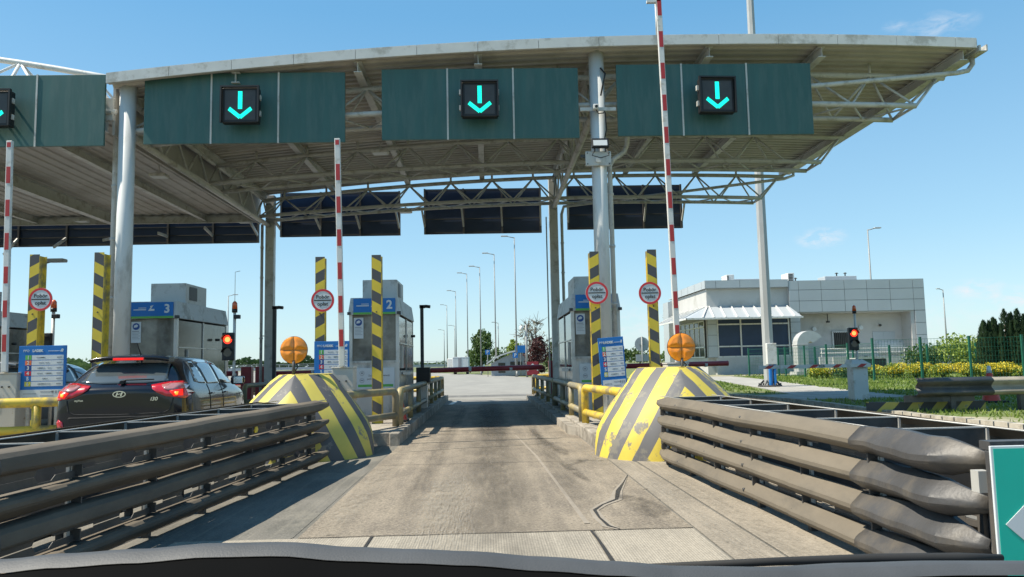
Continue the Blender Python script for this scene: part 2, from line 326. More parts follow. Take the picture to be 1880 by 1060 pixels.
def dup(root, loc, label, rz=None, group=None):
    kids = {}
    for o in C.objects:
        if o.parent: kids.setdefault(o.parent, []).append(o)
    def cp(o, par):
        c = o.copy(); C.objects.link(c); c.parent = par
        for k in kids.get(o, []): cp(k, c)
        return c
    r = cp(root, None); r.location = loc; r['label'] = label
    if rz is not None: r.rotation_euler = (0, 0, rz)
    if group: r['group'] = group
    return r
def text(s, size, mats, name='lettering', parent=None, loc=(0, 0, 0), align='CENTER', rotx=90, roty=0, ext=.002, bold=0, rz=0, sx=1, shear=0):
    c = bpy.data.curves.new(name, 'FONT'); c.body = s; c.size = size; c.align_x = align; c.align_y = 'CENTER'; c.extrude = ext; c.offset = bold; c.resolution_u = 3; c.shear = shear
    t = bpy.data.objects.new('tmp', c); C.objects.link(t)
    dg = bpy.context.evaluated_depsgraph_get(); me = bpy.data.meshes.new_from_object(t.evaluated_get(dg)); bpy.data.objects.remove(t)
    me.materials.clear(); me.materials.append(K[mats]); me.name = name
    o = bpy.data.objects.new(name, me); C.objects.link(o); o.location = loc; o.rotation_euler = (R(rotx), R(roty), R(rz)); o.scale = (sx, 1, 1)
    if parent: o.parent = parent
    return o
# ================= GROUND =================
def struct(name, mb, mats, **k):
    o = mb.build(name, mats, **k); o['kind'] = 'structure'; return o
def poly(pts, z, name, m, th=0):
    b = MB()
    if th: b.prism(pts, z-th, z, axis='z')
    else: b.face([(x, y, z) for x, y in pts])
    return struct(name, b, m)
def roadmat(name, base, dark, light, streak=(9, .25, 1), sc=1.6, agg=.5, tyre=False, brushed=0, bump=.35):
    m = bpy.data.materials.new(name); m.use_nodes = True; t = m.node_tree; p = P(m); p.inputs['Roughness'].default_value = .85; p.inputs['Specular IOR Level'].default_value = .3
    tcn = N(t, 'ShaderNodeTexCoord')
    def noise(scale, det, rough=.6, st=(1, 1, 1), dist=0):
        mp = N(t, 'ShaderNodeMapping'); mp.inputs['Scale'].default_value = st; t.links.new(tcn.outputs['Object'], mp.inputs[0])
        n = N(t, 'ShaderNodeTexNoise'); n.inputs['Scale'].default_value = scale; n.inputs['Detail'].default_value = det; n.inputs['Roughness'].default_value = rough; n.inputs['Distortion'].default_value = dist
        t.links.new(mp.outputs[0], n.inputs[0]); return n.outputs[0]
    def mixc(f, a, b):
        x = N(t, 'ShaderNodeMix', data_type='RGBA')
        t.links.new(f, x.inputs[0])
        for s, v in ((6, a), (7, b)):
            if isinstance(v, tuple): x.inputs[s].default_value = (*v, 1)
            else: t.links.new(v, x.inputs[s])
        return x.outputs[2]
    def mrange(s, a, b, c=0, d=1):
        r = N(t, 'ShaderNodeMapRange'); r.inputs[1].default_value = a; r.inputs[2].default_value = b; r.inputs[3].default_value = c; r.inputs[4].default_value = d; t.links.new(s, r.inputs[0]); return r.outputs[0]
    c = mixc(mrange(noise(sc, 6, .65, (1.6, .55, 1)), .40, .60), dark, base)
    c = mixc(mrange(noise(sc*.8, 7, .7, streak), .50, .72, 0, .75), c, light)
    c = mixc(mrange(noise(.9, 5, .6, dist=.6), .54, .72, 0, .8), c, light)
    ag = noise(42, 4, .85)
    c = mixc(mrange(ag, .47, .38, 0, agg), c, tuple(x*.38 for x in base)); c = mixc(mrange(ag, .54, .63, 0, agg), c, tuple(min(1, x*1.55) for x in base))
    sp = noise(7, 4, .5); c = mixc(mrange(sp, .69, .73, 0, .7), c, tuple(x*.3 for x in base))
    if tyre:  # oily band between the wheel tracks
        sx = N(t, 'ShaderNodeSeparateXYZ'); t.links.new(tcn.outputs['Object'], sx.inputs[0])
        a = N(t, 'ShaderNodeMath', operation='SUBTRACT'); a.inputs[1].default_value = .05; t.links.new(sx.outputs[0], a.inputs[0])
        ab = N(t, 'ShaderNodeMath', operation='ABSOLUTE'); t.links.new(a.outputs[0], ab.inputs[0])
        k = mrange(ab.outputs[0], .62, .12, 0, 1); mu = N(t, 'ShaderNodeMath', operation='MULTIPLY'); t.links.new(k, mu.inputs[0]); t.links.new(mrange(noise(2.2, 6, .7, (1.6, .5, 1)), .35, .7, .1, .8), mu.inputs[1])
        c = mixc(mu.outputs[0], c, tuple(x*.38 for x in base))
    h = ag
    if brushed:
        w = N(t, 'ShaderNodeTexWave', bands_direction='X'); w.inputs['Scale'].default_value = brushed; w.inputs['Distortion'].default_value = .8; w.inputs['Detail'].default_value = 2; w.inputs['Detail Scale'].default_value = .6
        mp = N(t, 'ShaderNodeMapping'); mp.inputs['Scale'].default_value = (1, .12, 1); t.links.new(tcn.outputs['Object'], mp.inputs[0]); t.links.new(mp.outputs[0], w.inputs[0])
        c = mixc(mrange(w.outputs['Fac'], .1, .6, .14, 0), c, tuple(x*.55 for x in base)); h = w.outputs['Fac']
    t.links.new(c, p.inputs['Base Color'])
    b = N(t, 'ShaderNodeBump'); b.inputs['Strength'].default_value = bump; b.inputs['Distance'].default_value = .012; t.links.new(h, b.inputs['Height']); t.links.new(b.outputs[0], p.inputs['Normal'])
    return m
K['lane'] = roadmat('lane_asphalt', (.255, .217, .168), (.175, .15, .12), (.34, .288, .22), agg=.75, tyre=True, streak=(6, .35, 1), bump=.6)
K['asph'] = roadmat('yard_asphalt', (.17, .16, .14), (.12, .115, .10), (.24, .22, .18), agg=.4)
K['apron'] = roadmat('brushed_concrete', (.325, .29, .235), (.25, .225, .185), (.39, .35, .285), agg=.4, tyre=True, brushed=17, bump=.2, streak=(22, .2, 1))
K['margin'] = roadmat('margin_concrete', (.285, .248, .198), (.21, .185, .15), (.36, .318, .258), agg=.5, streak=(14, .12, 1))
K['plaza'] = roadmat('plaza_concrete', (.275, .265, .24), (.24, .232, .212), (.32, .31, .28), sc=.3, agg=.1, streak=(1, .1, 1))
K['plaza2'] = roadmat('plaza_strip', (.16, .155, .145), (.13, .125, .12), (.22, .215, .20), sc=1, agg=.1)
K['sand'] = roadmat('sandy_verge', (.33, .30, .22), (.22, .23, .12), (.40, .36, .27), sc=.9, agg=.3)
K['path'] = roadmat('path_slabs', (.36, .345, .31), (.28, .27, .24), (.42, .40, .36), sc=1.1, agg=.2)
K['field'] = mat('far_field', (.12, .15, .05), .95, var=.35, scale=.03, dirt=(.20, .19, .09), dirt_amt=.5, dirt_scale=.02)
K['lawn'] = mat('lawn_soil', (.105, .145, .035), .95, var=.3, scale=1.2, dirt=(.17, .16, .07), dirt_amt=.45, dirt_scale=.8, bump=.4)
K['tar'] = mat('tar', (.03, .028, .026), .6, var=.2, scale=8)
K['patch'] = mat('patch_mortar', (.27, .235, .19), .85, var=.12, scale=9)

b = MB(); n = 40
b.mesh([(2500*math.cos(2*math.pi*i/n)*1.2, 2500*math.sin(2*math.pi*i/n)*1.2, -.06) for i in range(n)], [tuple(range(n))]); struct('ground', b, 'field')
poly([(-60, -8), (8.3, -8), (8.3, 28), (-60, 28)], 0, 'road', 'asph')
poly([(-160, 28), (8.3, 28), (8.0, 44), (5.0, 58), (2.4, 74), (-1.2, 92), (-8, 118), (-60, 330), (-260, 330)], 0, 'plaza', 'plaza')
poly([(-1.42, 5.86), (1.50, 5.86), (1.50, 14.0), (-1.42, 14.0)], .004, 'lane_slab', 'lane')
poly([(-1.42, 14.0), (1.50, 14.0), (1.42, 24.2), (-1.42, 24.2)], .004, 'lane_slab', 'lane')
poly([(-1.60, 24.2), (1.60, 24.2), (1.60, 27.6), (-1.60, 27.6)], .004, 'lane_slab', 'plaza')
poly([(-14, 29.6), (8.2, 29.6), (8.2, 31.4), (-14, 31.4)], .004, 'plaza_strip', 'plaza2')
poly([(-.86, 4.95), (.74, 4.95), (.74, 5.85), (-.86, 5.85)], .004, 'concrete_apron', 'apron')
poly([(-2.3, 4.95), (-.885, 4.95), (-.885, 5.85), (-2.3, 5.85)], .004, 'concrete_apron', 'apron')
poly([(.765, 4.0), (1.50, 4.0), (1.50, 5.85), (.765, 5.85)], .004, 'concrete_apron', 'apron')
poly([(-2.3, 3.2), (.745, 3.2), (.745, 4.925), (-2.3, 4.925)], .004, 'lane_slab', 'lane')
poly([(1.515, 3.2), (1.86, 3.2), (1.80, 9.6), (1.49, 11.3), (1.515, 9.5)], .006, 'concrete_margin', 'margin')
poly([(1.88, 3.2), (2.9, 3.2), (3.2, 10), (1.82, 10)], .006, 'concrete_margin', 'margin')
poly([(-3.0, 3.2), (-2.32, 3.2), (-1.46, 5.9), (-1.44, 11.6), (-3.0, 11)], .003, 'concrete_margin', 'asph')
def strip(pts, w, z, name, m):
    """flat strip following a line, w a width or one per point"""
    mb = MB(); k = len(pts); ws = w if isinstance(w, list) else [w]*k; L = []
    for i, (x, y) in enumerate(pts):
        x0, y0 = pts[max(i-1, 0)]; x1, y1 = pts[min(i+1, k-1)]; d = math.hypot(x1-x0, y1-y0); nx, ny = -(y1-y0)/d, (x1-x0)/d
        L.append(((x+nx*ws[i]/2, y+ny*ws[i]/2, z), (x-nx*ws[i]/2, y-ny*ws[i]/2, z)))
    for i in range(k-1): mb.face([L[i][0], L[i][1], L[i+1][1], L[i+1][0]])
    return struct(name, mb, m)
crk = [(1.49, 8.55), (1.36, 8.05), (1.22, 7.55), (1.13, 7.10), (.97, 6.86), (.865, 6.62), (.86, 6.3), (.885, 5.98), (.95, 5.86)]
strip(crk, [.02, .05, .09, .12, .09, .08, .09, .09, .04], .008, 'crack_patch', 'patch')
strip([(x+.005, y) for x, y in crk], [.006, .012, .045, .03, .015, .03, .02, .028, .01], .011, 'crack', 'tar')
strip([(.755, 3.6), (.755, 4.95), (.75, 5.5), (.735, 5.84)], [.03, .03, .022, .018], .010, 'joint', 'tar')
strip([(-.875, 4.95), (-.875, 5.85)], .02, .0075, 'joint', 'tar')
for y, w in ((5.857, .012), (9.9, .012), (12.95, .012), (14.0, .018)):
    strip([(-1.4+i*.29, y+rnd.uniform(-.012, .012)) for i in range(11)], w, .0085, 'joint', 'tar')
strip([(-1.35, 11.3), (-.4, 11.75), (.4, 11.9), (1.1, 12.25)], [.03, .06, .05, .03], .0082, 'mortar_line', 'apron')
strip([(.45, 13.6), (.62, 10.5), (.68, 8.4), (.74, 6.1)], [.02, .035, .03, .045], .0083, 'mortar_line', 'patch')
strip([(.80, 11.9), (.86, 10.9), (.84, 10.1)], [.05, .14, .05], .009, 'oil_stain_and_shade', 'tar') if False else None
strip([(-1.2, 24.4), (-1.1, 26.2)], .14, .009, 'lane_marking', 'white')
def smear(pts, w, z, m, name='stain'):
    mb = MB(); k = len(pts); ws = w if isinstance(w, list) else [w]*k; L = []
    for i, (x, y) in enumerate(pts):
        x0, y0 = pts[max(i-1, 0)]; x1, y1 = pts[min(i+1, k-1)]; d = math.hypot(x1-x0, y1-y0); nx, ny = -(y1-y0)/d, (x1-x0)/d
        L.append(((x+nx*ws[i]/2, y+ny*ws[i]/2, z), (x-nx*ws[i]/2, y-ny*ws[i]/2, z)))
    for i in range(k-1): mb.face([L[i][0], L[i][1], L[i+1][1], L[i+1][0]], 0, [(0, i/(k-1)), (1, i/(k-1)), (1, (i+1)/(k-1)), (0, (i+1)/(k-1))])
    return struct(name, mb, m)
smear([(.78, 14.8), (.86, 12.6), (.98, 11.2), (1.02, 10.4)], [.12, .22, .30, .12], .0125, 'stain')
smear([(.92, 9.9), (.93, 9.3), (.98, 8.6), (1.02, 8.1)], [.10, .20, .16, .08], .0128, 'stain')
smear([(.95, 9.5), (1.12, 9.75), (1.2, 10.1)], [.10, .16, .22], .013, 'stain')
smear([(1.18, 7.4), (1.30, 7.1), (1.35, 6.6), (1.3, 6.2)], [.1, .35, .4, .2], .0132, 'stain')
for x, w in ((-.72, .34), (.80, .34)): smear([(x, 5.9+i*1.1) for i in range(17)], w, .0134 if x > 0 else .0136, 'track')
smear([(.05+.04*math.sin(i), 5.9+i*.9) for i in range(20)], .75, .0138, 'stain' if False else 'track')
smear([(.06, 13.0), (.04, 16), (.05, 19), (.06, 26)], [.6, .95, 1.0, .8], .014, 'stain')  # oily band that also paints deeper canopy shade onto the lane
smear([(-.34, 5.0), (-.36, 7), (-.33, 9.4)], [.75, .7, .5], .0142, 'scrape')
smear([(-.42, 5.9), (-.45, 7.2), (-.5, 8.6)], [.5, .55, .35], .0144, 'dust'); smear([(-1.25, 6), (-1.22, 8), (-1.2, 10)], [.35, .4, .3], .0146, 'dust'); smear([(1.35, 9.3), (1.4, 10.6), (1.3, 12.5)], [.3, .45, .4], .0148, 'dust')
smear([(2.05, 3.6), (1.98, 6), (1.95, 9)], [.3, .35, .3], .015, 'stain' if False else 'dust'); smear([(1.65, 3.6), (1.66, 6), (1.66, 8.6)], [.2, .2, .15], .0152, 'scrape')
# islands: rounded-top kerbs with a paved top
def island(x0, x1, y0, y1):
    mb = MB(); mb.box(x0+.16, x1-.16, y0+.1, y1-.1, -.02, .19)
    ob = struct('island', mb, 'kerb')
    mb = MB(); y = y0
    while y < y1-.3:
        l = min(1.0, y1-y)
        for a, c in ((x0, x0+.158), (x1-.158, x1)): mb.box(a, c, y+.004, y+l-.004, -.02, .2+rnd.uniform(-.004, .004), bev=.018)
        y += l
    struct('kerb', mb, 'kerb')
island(1.52, 3.3, 11.2, 27.2); island(-3.12, -1.41, 12.3, 27.2); island(-7.8, -6.15, 10.2, 27.2); island(-12.6, -10.9, 10.2, 27.2)
mb = MB(); mb.prism([(1.36, 13.6), (1.52, 13.2), (1.52, 27.1), (1.30, 27.1)], -.02, .15, axis='z'); struct('kerb', mb, 'kerb')

# right-hand lawn, its kerb and path
KL = [(7.3, 28), (7.9, 24.5), (8.3, 22.2), (8.42, 19.6), (8.3, 16.5), (8.35, 14.3), (8.5, 12.0), (8.9, 9.0), (9.2, 5.0), (9.2, -6)]
mb = MB(); pts = KL+[(70, -6), (90, 140), (9, 140), (7.6, 70), (7.3, 40)]
mb.prism(pts, -.03, .085, axis='z'); struct('lawn', mb, 'lawn')
mb = MB()
for i in range(len(KL)-1):
    (x0, y0), (x1, y1) = KL[i], KL[i+1]; L = math.hypot(x1-x0, y1-y0); k = max(1, round(L/.32))
    for j in range(k):
        a, c = j/k, (j+1)/k-.035/L; mb.beam((x0+(x1-x0)*a-.06, y0+(y1-y0)*a, .05), (x0+(x1-x0)*c-.06, y0+(y1-y0)*c, .05), .16, .16+rnd.uniform(-.01, .01))
struct('kerb', mb, 'kerbp')
poly([(8.5, 21.2), (11.9, 21.6), (13.0, 30), (15.2, 43), (16.2, 54), (14.5, 54), (12.2, 41), (10.4, 29), (9.6, 24.6), (8.4, 24.2)], .09, 'path', 'path')
poly([(8.4, 14.6), (9.2, 14.0), (11.4, 13.2), (14, 12.8), (14, 11.5), (8.55, 11.9)], .089, 'sandy_verge', 'sand')
poly([(7.6, 50), (30, 52), (34, 55.5), (10, 56.5)], .091, 'gravel_strip', 'sand')
poly([(7.5, 44), (11.5, 44), (9, 95), (2, 100), (4.9, 75), (6.6, 60)], .06, 'sandy_verge', 'sand')
mb = MB()
def in_path(x, y):
    if 20.9 < y < 54.5:
        c = 9.8+(y-21)*.17; 
        if y < 25: return x < 12.1
        return c-1.1 < x < c+1.5
    return False
for i in range(52000):
    y = 11.5+42*rnd.random()**1.25; x = 8.6+rnd.random()*(9+y*.42)
    if in_path(x, y) or (y < 14.8 and x < 9.4 and rnd.random() < .8) or (y > 49 and rnd.random() < .8): continue
    if mnoise.noise(Vector((x*.5, y*.5, 0))) < -.28 and rnd.random() < .7: continue
    h = rnd.uniform(.025, .08)*(1.0+y*.012); a = rnd.random()*math.pi; w = .010+y*.0007; dx, dy = math.cos(a)*w, math.sin(a)*w; lx, ly = rnd.uniform(-.05, .05), rnd.uniform(-.05, .05)
    mb.face([(x-dx, y-dy, .08), (x+dx, y+dy, .08), (x+lx, y+ly, .085+h)])
o = mb.build('grass', 'grassb'); o['kind'] = 'stuff'

# ================= MAIN CANOPY =================
zt = lambda x: 7.80-.0046*(x-5)**2
zl = lambda x: 6.54-.0038*(x-4)**2
XL, XR, YF, YB = -7.42, 10.10, 15.0, 25.4
cano = thing('toll_canopy', 'big curved steel canopy with truss frame over the toll lanes', 'canopy', (0, 0, 0))
mb = MB(); xs = [XL+(XR-XL)*i/36 for i in range(37)]
prof = []; y = YF+.03
while y < YB: prof += [(y, 0), (y+.10, 0), (y+.125, .045), (y+.225, .045)]; y += .25
prof = [(a, c) for a, c in prof if a < YB]
vs = [(x, a, zt(x)-.18+c) for x in xs for a, c in prof]; k = len(prof)
mb.mesh(vs, [(i*k+j, i*k+j+1, (i+1)*k+j+1, (i+1)*k+j) for i in range(36) for j in range(k-1)])
mb.mesh([(x, a, zt(x)-.03) for x in xs for a in (YF, YB)], [(i*2, i*2+1, i*2+3, i*2+2) for i in range(36)])
mb.build('roof_deck', 'roofdeck', cano)
mb = MB(); xx = XL; 
while xx < XR-.1:
    x1 = min(xx+1.22, XR); m_ = (xx+x1)/2
    for a, c in ((xx+.004, m_), (m_, x1-.004)):
        for (ya, yb, za, zb) in ((YF-.03, YF+.02, -.20, .0), (YF-.02, YF+.22, -.012, .008)):
            vs = [(q, yy, zt(q)+z) for q in (a, c) for yy in (ya, yb) for z in (za, zb)]
            mb.mesh(vs, [(0, 1, 3, 2), (4, 6, 7, 5), (0, 4, 5, 1), (2, 3, 7, 6), (0, 2, 6, 4), (1, 5, 7, 3)])
    xx = x1
for y0 in range(9):
    a = YF+y0*1.155; mb.box(XR-.01, XR+.03, a+.004, a+1.15, zt(XR)-.2, zt(XR)+.005)
mb.build('fascia', 'fascia', cano)
mb = MB()
for x in (-7.2, -4.95, -2.52, -.1, 2.3, 4.62, 6.95, 9.9): mb.ibeam((x, YF+(.12 if x not in (-7.2, 2.3) else .9), zt(x)-.30), (x, YB-.1, zt(x)-.30), .16, .22)
mb.build('roof_beams', 'steel', cano)
mb = MB(); mb.box(XR+.05, XR+.09, YF-.02, YB, 7.42, 7.54); mb.box(XR+.09, XR+.22, YF-.02, YB, 7.41, 7.43); mb.box(XR+.2, XR+.23, YF-.02, YB, 7.42, 7.55)
mb.build('gutter', 'steel', cano)
DP = [([(XR+.13, 15.35, 7.42), (XR+.13, 15.35, 7.28), (XR+.02, 15.35, 7.14), (XR-.22, 15.35, 7.09), (7.1, 15.35, 6.86), (3.02, 15.35, 6.6), (3.0, 15.6, 6.5), (3.0, 15.85, 5.78), (2.93, 15.85, 5.62), (2.70, 15.85, 5.47), (2.62, 15.85, 5.33), (2.62, 15.85, .3)], .052, (4.7, 3.6, 2.4)),
 ([(XR+.13, 24.9, 7.42), (XR+.13, 24.9, 7.26), (XR-.2, 24.9, 7.15), (2.6, 25.3, 6.4), (2.55, 25.6, 6.2), (2.55, 25.6, .2)], .05, (5.2, 4.2, 2.2)),
 ([(-7.62, 15.85, 7.0), (-7.60, 15.85, 6.5), (-7.6, 15.85, .2)], .058, (5.0, 3.9, 2.7)), ([(-7.42, 25.6, 6), (-7.42, 25.6, .2)], .05, (5.2, 4.2, 2.2)), ([(2.02, 25.5, 6.1), (2.02, 25.5, .2)], .022, ())]
for p_, r_, cl in DP:
    mb = MB(); mb.tube(p_, r_); x, y = p_[-1][0], p_[-1][1]
    for z in cl: mb.tube([(x, y, z), (x, y, z+.05)], r_+.012)
    mb.build('drainpipe', 'steel', cano)
mb = MB(); mb.tube([(3.55, 15.1, 7.78), (3.55, 15.1, 8.55)], .02, 6); mb.box(3.52, 3.58, 15.07, 15.13, 8.55, 8.62); mb.build('lightning_rod', 'steel', cano)
def truss(ya, yb, yt, x0, x1, xt1, name='truss', off=0):
    mb = MB(); q = [x0+(x1-x0)*i/24 for i in range(25)]; qt = [x0+(xt1-x0)*i/24 for i in range(25)]
    mb.tube([(x, yt, zt(x)-.46) for x in qt], .062); 
    for yy in (ya, yb): mb.tube([(x, yy, zl(x)) for x in q], .058)
    k = round((x1-x0)/1.35)
    for i in range(k):
        a = x0+(x1-x0)*(i+off)/k; mid = a+(x1-x0)/k/2; e = a+(x1-x0)/k
        if e > x1+.05: continue
        for yy in (ya, yb):
            mb.tube([(a, yy, zl(a)), (mid, yt, zt(mid)-.46)], .026, 7); mb.tube([(mid, yt, zt(mid)-.46), (e, yy, zl(e))], .026, 7)
        mb.tube([(a, ya, zl(a)), (mid, yb, zl(mid))], .022, 6); mb.tube([(mid, yb, zl(mid)), (e, ya, zl(e))], .022, 6)
        mb.tube([(mid, yt, zt(mid)-.45), (mid, yt, zt(mid)-.2)], .035, 6)
    for yy in (ya, yb): mb.tube([(x1, yy, zl(x1)), (xt1-.15, yt, zt(xt1)-.46)], .03, 7)
    mb.tube([(x1, ya, zl(x1)), (x1, yb, zl(x1))], .03, 7)
    mb.build(name, 'steel', cano)
truss(15.5, 16.45, 16.0, -7.2, 9.05, 10.0); truss(20.05, 21.0, 20.5, -7.2, 9.0, 9.9, off=.3); truss(24.55, 25.35, 24.95, -7.2, 9.0, 9.9)
for x in (-7.2, 2.3):
    mb = MB(); z0 = zl(x)-.06; mb.tube([(x, 15.8, z0), (x, 25.6, z0-.05)], .075)
    for i in range(7):
        y0 = 15.8+i*1.4; mb.tube([(x, y0, z0), (x, y0+.7, zt(x)-.4), (x, y0+1.4, z0)], .03, 7)
    mb.tube([(x, 15.8, zt(x)-.42), (x, 25.5, zt(x)-.42)], .06)
    mb.build('truss', 'steel', cano)
for x in (-7.18, 2.335):
    mb = MB(); mb.tube([(x, 15.42, .15), (x, 15.42, zt(x)-.14)], [.155, .155], 28); mb.tube([(x, 15.42, .19), (x, 15.42, .23)], .26, 20); mb.build('column', 'column', cano)
for x in (-7.15, 2.27):
    mb = MB(); mb.box(x-.14, x+.14, 25.5, 25.75, .15, zl(x)+.9, bev=.01)
    mb.build('column', 'steel', cano)
# left flat canopy
lc = thing('flat_canopy', 'flat low canopy roof with dark soffit over the left lanes', 'canopy', (0, 0, 0))
mb = MB(); prof = []; x = -30.0
while x < -7.5: prof += [(x, 0), (x+.14, 0), (x+.17, .03), (x+.29, .03)]; x += .32
prof = [p_ for p_ in prof if p_[0] < -7.5]; k = len(prof)
mb.mesh([(a, y, 6.32+c) for y in (15.4, 25.7) for a, c in prof], [(j, j+1, k+j+1, k+j) for j in range(k-1)]); mb.box(-30, -7.5, 15.4, 25.7, 6.42, 6.46)
mb.build('roof_deck', 'roofdeck', lc)
mb = MB()
for x, h, w in ((-9.25, .2, .14), (-12.05, .34, .22), (-14.7, .2, .14), (-17.3, .2, .14), (-20, .2, .14)): mb.ibeam((x, 15.3, 6.31-h/2), (x, 25.7, 6.31-h/2), w, h)
for y in (15.5, 25.5): mb.ibeam((-30, y, 6.18), (-7.6, y, 6.18), .15, .24)
mb.build('roof_beams', 'steel', lc)
mb = MB()
ztl = lambda x: 7.30+.21*(-7.45-x)-.009*(x+7.45)**2
q = [-7.45-.75*i for i in range(22)]
mb.tube([(x, 16.0, ztl(x)) for x in q], .065)
for yy in (15.5, 16.5): mb.tube([(x, yy, ztl(x)-.82+.035*(x+7.45)*0) for x in q], .055)
for i in range(0, 20, 2):
    a, mid, e = q[i], q[i+1], q[i+2]
    for yy in (15.5, 16.5): mb.tube([(a, yy, ztl(a)-.82), (mid, 16, ztl(mid))], .028, 7); mb.tube([(mid, 16, ztl(mid)), (e, yy, ztl(e)-.82)], .028, 7)
    mb.tube([(mid, 15.5, ztl(mid)-.82), (mid, 16, ztl(mid))], .035, 7)
mb.build('truss', 'white', lc)
mb = MB(); mb.box(-7.52, -7.47, 15.5, 25.6, 6.0, 7.12); mb.build('edge_panel', 'roofdeck', lc); mb = MB(); mb.box(-7.72, -7.49, 15.45, 15.7, 6.3, 6.75); mb.build('junction_box', 'steel', lc)

# ================= SIGN PANELS AND LANE SIGNALS =================
def panel(x0, x1, z0, z1, label):
    t = thing('gantry_panel', label, 'gantry panel', ((x0+x1)/2, 15.2, z0), 'green gantry panels'); w = (x1-x0); h = z1-z0
    for i in range(3):
        mb = MB(); a = -w/2+w*i/3; mb.box(a+.008, a+w/3-.008, 0, .06, 0, h, bev=.004); mb.build('panel', 'green', t)
    for i in (1, 2):
        mb = MB(); a = -w/2+w*i/3; mb.box(a-.017, a+.017, -.012, .01, -.01, h+.01); mb.build('joint_strip', 'steel', t)
    mb = MB()
    for z in (.25, h-.25): mb.box(-w/2+.05, w/2-.05, .062, .14, z-.04, z+.04)
    for a in (-w/2+.3, w/2-.3): mb.box(a-.03, a+.03, .142, .40, h-.35, h-.27); mb.box(a-.03, a+.03, .142, .40, .18, .26)
    mb.build('frame', 'steel', t); return t
def signal(x, z, label, yaw=0):
    t = thing('lane_signal', label, 'lane signal', (x, 14.86, z), 'green arrow lane signals', R(yaw)); s = .355
    mb = MB(); mb.box(-s, s, 0, .16, -s, s, bev=.02); mb.build('housing', 'black', t)
    mb = MB(); mb.box(-s+.06, s-.06, -.004, .004, -s+.06, s-.06); mb.build('screen', mat('screen_dark', (.05, .045, .042), .35, var=.25, scale=3), t)
    mb = MB()
    mb.box(-s-.02, s+.02, -.07, .0, s-.01, s+.02); mb.box(-s-.02, -s+.01, -.07, .0, -s, s-.012); mb.box(s-.01, s+.02, -.07, .0, -s, s-.012)
    mb.build('hood', 'black', t)
    mb = MB(); q = .021
    def led(u, v): mb.box(u-q*.42, u+q*.42, -.012, -.004, v-q*.42, v+q*.42)
    for i in range(4):
        for j in range(17): led((i-1.5)*q, .265-j*q)
    for sgn in (-1, 1):
        for i in range(13):
            for j in range(4):
                d = (i*q*.80+.015, i*q*.66); led(sgn*(d[0]-.025+j*q*.52), -.25+d[1]+(2.0-j)*q*.78)
    mb.build('arrow', 'arrow', t)
    mb = MB()
    for a in (-.2, .2):
        for zz in (-.2, .2): mb = MB(); mb.box(a-.015, a+.015, .16, .335, zz-.02, zz+.02); mb.build('bracket', 'steel', t)
    for zz in (-.16, .16):
        for e, f in ((-s-.05, -s), (s, s+.03)): mb = MB(); mb.box(e, f, .02, .09, zz-.05, zz+.05); mb.build('hinge', 'steel', t)
    return t
panel(-11.55, -7.53, 5.70, 7.15, 'dark green gantry panel cut off by the left edge of the photo')
panel(-6.77, -2.78, 5.72, 7.16, 'dark green gantry panel just right of the left round column')
panel(-2.06, 1.93, 5.75, 7.21, 'dark green gantry panel over the middle of the open lane')
panel(2.70, 6.73, 5.78, 7.27, 'dark green gantry panel right of the round column with the floodlight')
signal(-9.52, 6.36, 'green down arrow signal cut off at the left edge of the photo')
signal(-4.76, 6.38, 'green down arrow signal above the lane of the black car')
signal(-.08, 6.45, 'green down arrow signal on the middle gantry panel')
signal(4.66, 6.49, 'green down arrow signal on the rightmost gantry panel', 3)
def backpanel(x0, x1, z0, z1, label, n=4):
    t = thing('rear_sign_board', label, 'sign board', ((x0+x1)/2, 26.0, z0), 'dark sign boards seen from behind'); w, h = x1-x0, z1-z0
    mb = MB(); mb.box(-w/2, w/2, .06, .10, 0, h); mb.build('board', 'navy', t)
    mb = MB()
    for i in range(n): a = -w/2+.03+(w-.06)*i/(n-1); mb.box(a-.03, a+.03, -.02, .058, 0, h)
    for zz in (.05, h*.33, h*.66, h-.05): mb.box(-w/2, w/2, .02, .05, zz-.015, zz+.015)
    mb.build('frame', 'darkgrey', t)
    for i in range(n):
        a = -w/2+.03+(w-.06)*i/(n-1); zz = min(zl((x0+x1)/2+a), 6.5)-z0
        mb = MB(); mb.beam((a, -.03, .25), (a-.05, -.65, zz+.0), .05, .09); mb.build('strut', 'steel', t)
    return t
backpanel(-6.94, -2.9, 5.64, 7.16, 'dark back of a sign board, left of the thin red and white barrier tip')
backpanel(-2.1, 1.9, 5.66, 7.22, 'dark back of a sign board hanging over the open lane')
backpanel(2.78, 6.75, 5.75, 7.27, 'dark back of a sign board, rightmost of the row')
backpanel(-12.2, -7.65, 5.46, 6.32, 'low dark sign board hanging under the flat left canopy, nearest the column')
backpanel(-17.2, -12.4, 5.44, 6.32, 'low dark sign board under the flat left canopy at the photo edge')
def canlamp(x, y, z, label):
    t = thing('canopy_lamp', label, 'ceiling lamp', (x, y, z), 'lamps under the canopies')
    mb = MB(); mb.box(-.2, .2, -.15, .15, 0, .07, bev=.015); mb.build('lamp_body', 'steel', t)
    mb = MB(); mb.box(-.17, .17, -.13, .13, -.012, -.001); mb.build('glass', 'paper', t)
    mb = MB(); mb.tube([(0, 0, .07), (0, 0, .30)], .012, 6); mb.tube([(-.15, 0, .07), (0, 0, .17), (.15, 0, .07)], .012, 6); mb.build('hanger', 'steel', t)
canlamp(-8.05, 19.0, 6.0, 'flat lamp under the soffit just right of the left round column')
canlamp(-2.55, 18.6, 6.42, 'flat lamp hanging in the gap between the two middle green panels')
canlamp(-12.9, 24.8, 6.03, 'flat lamp at the far edge of the left soffit')
canlamp(-7.85, 25.1, 5.98, 'flat lamp beside the rear left column top')
canlamp(-2.55, 24.4, 6.10, 'flat lamp hung under the rear truss between two dark boards')
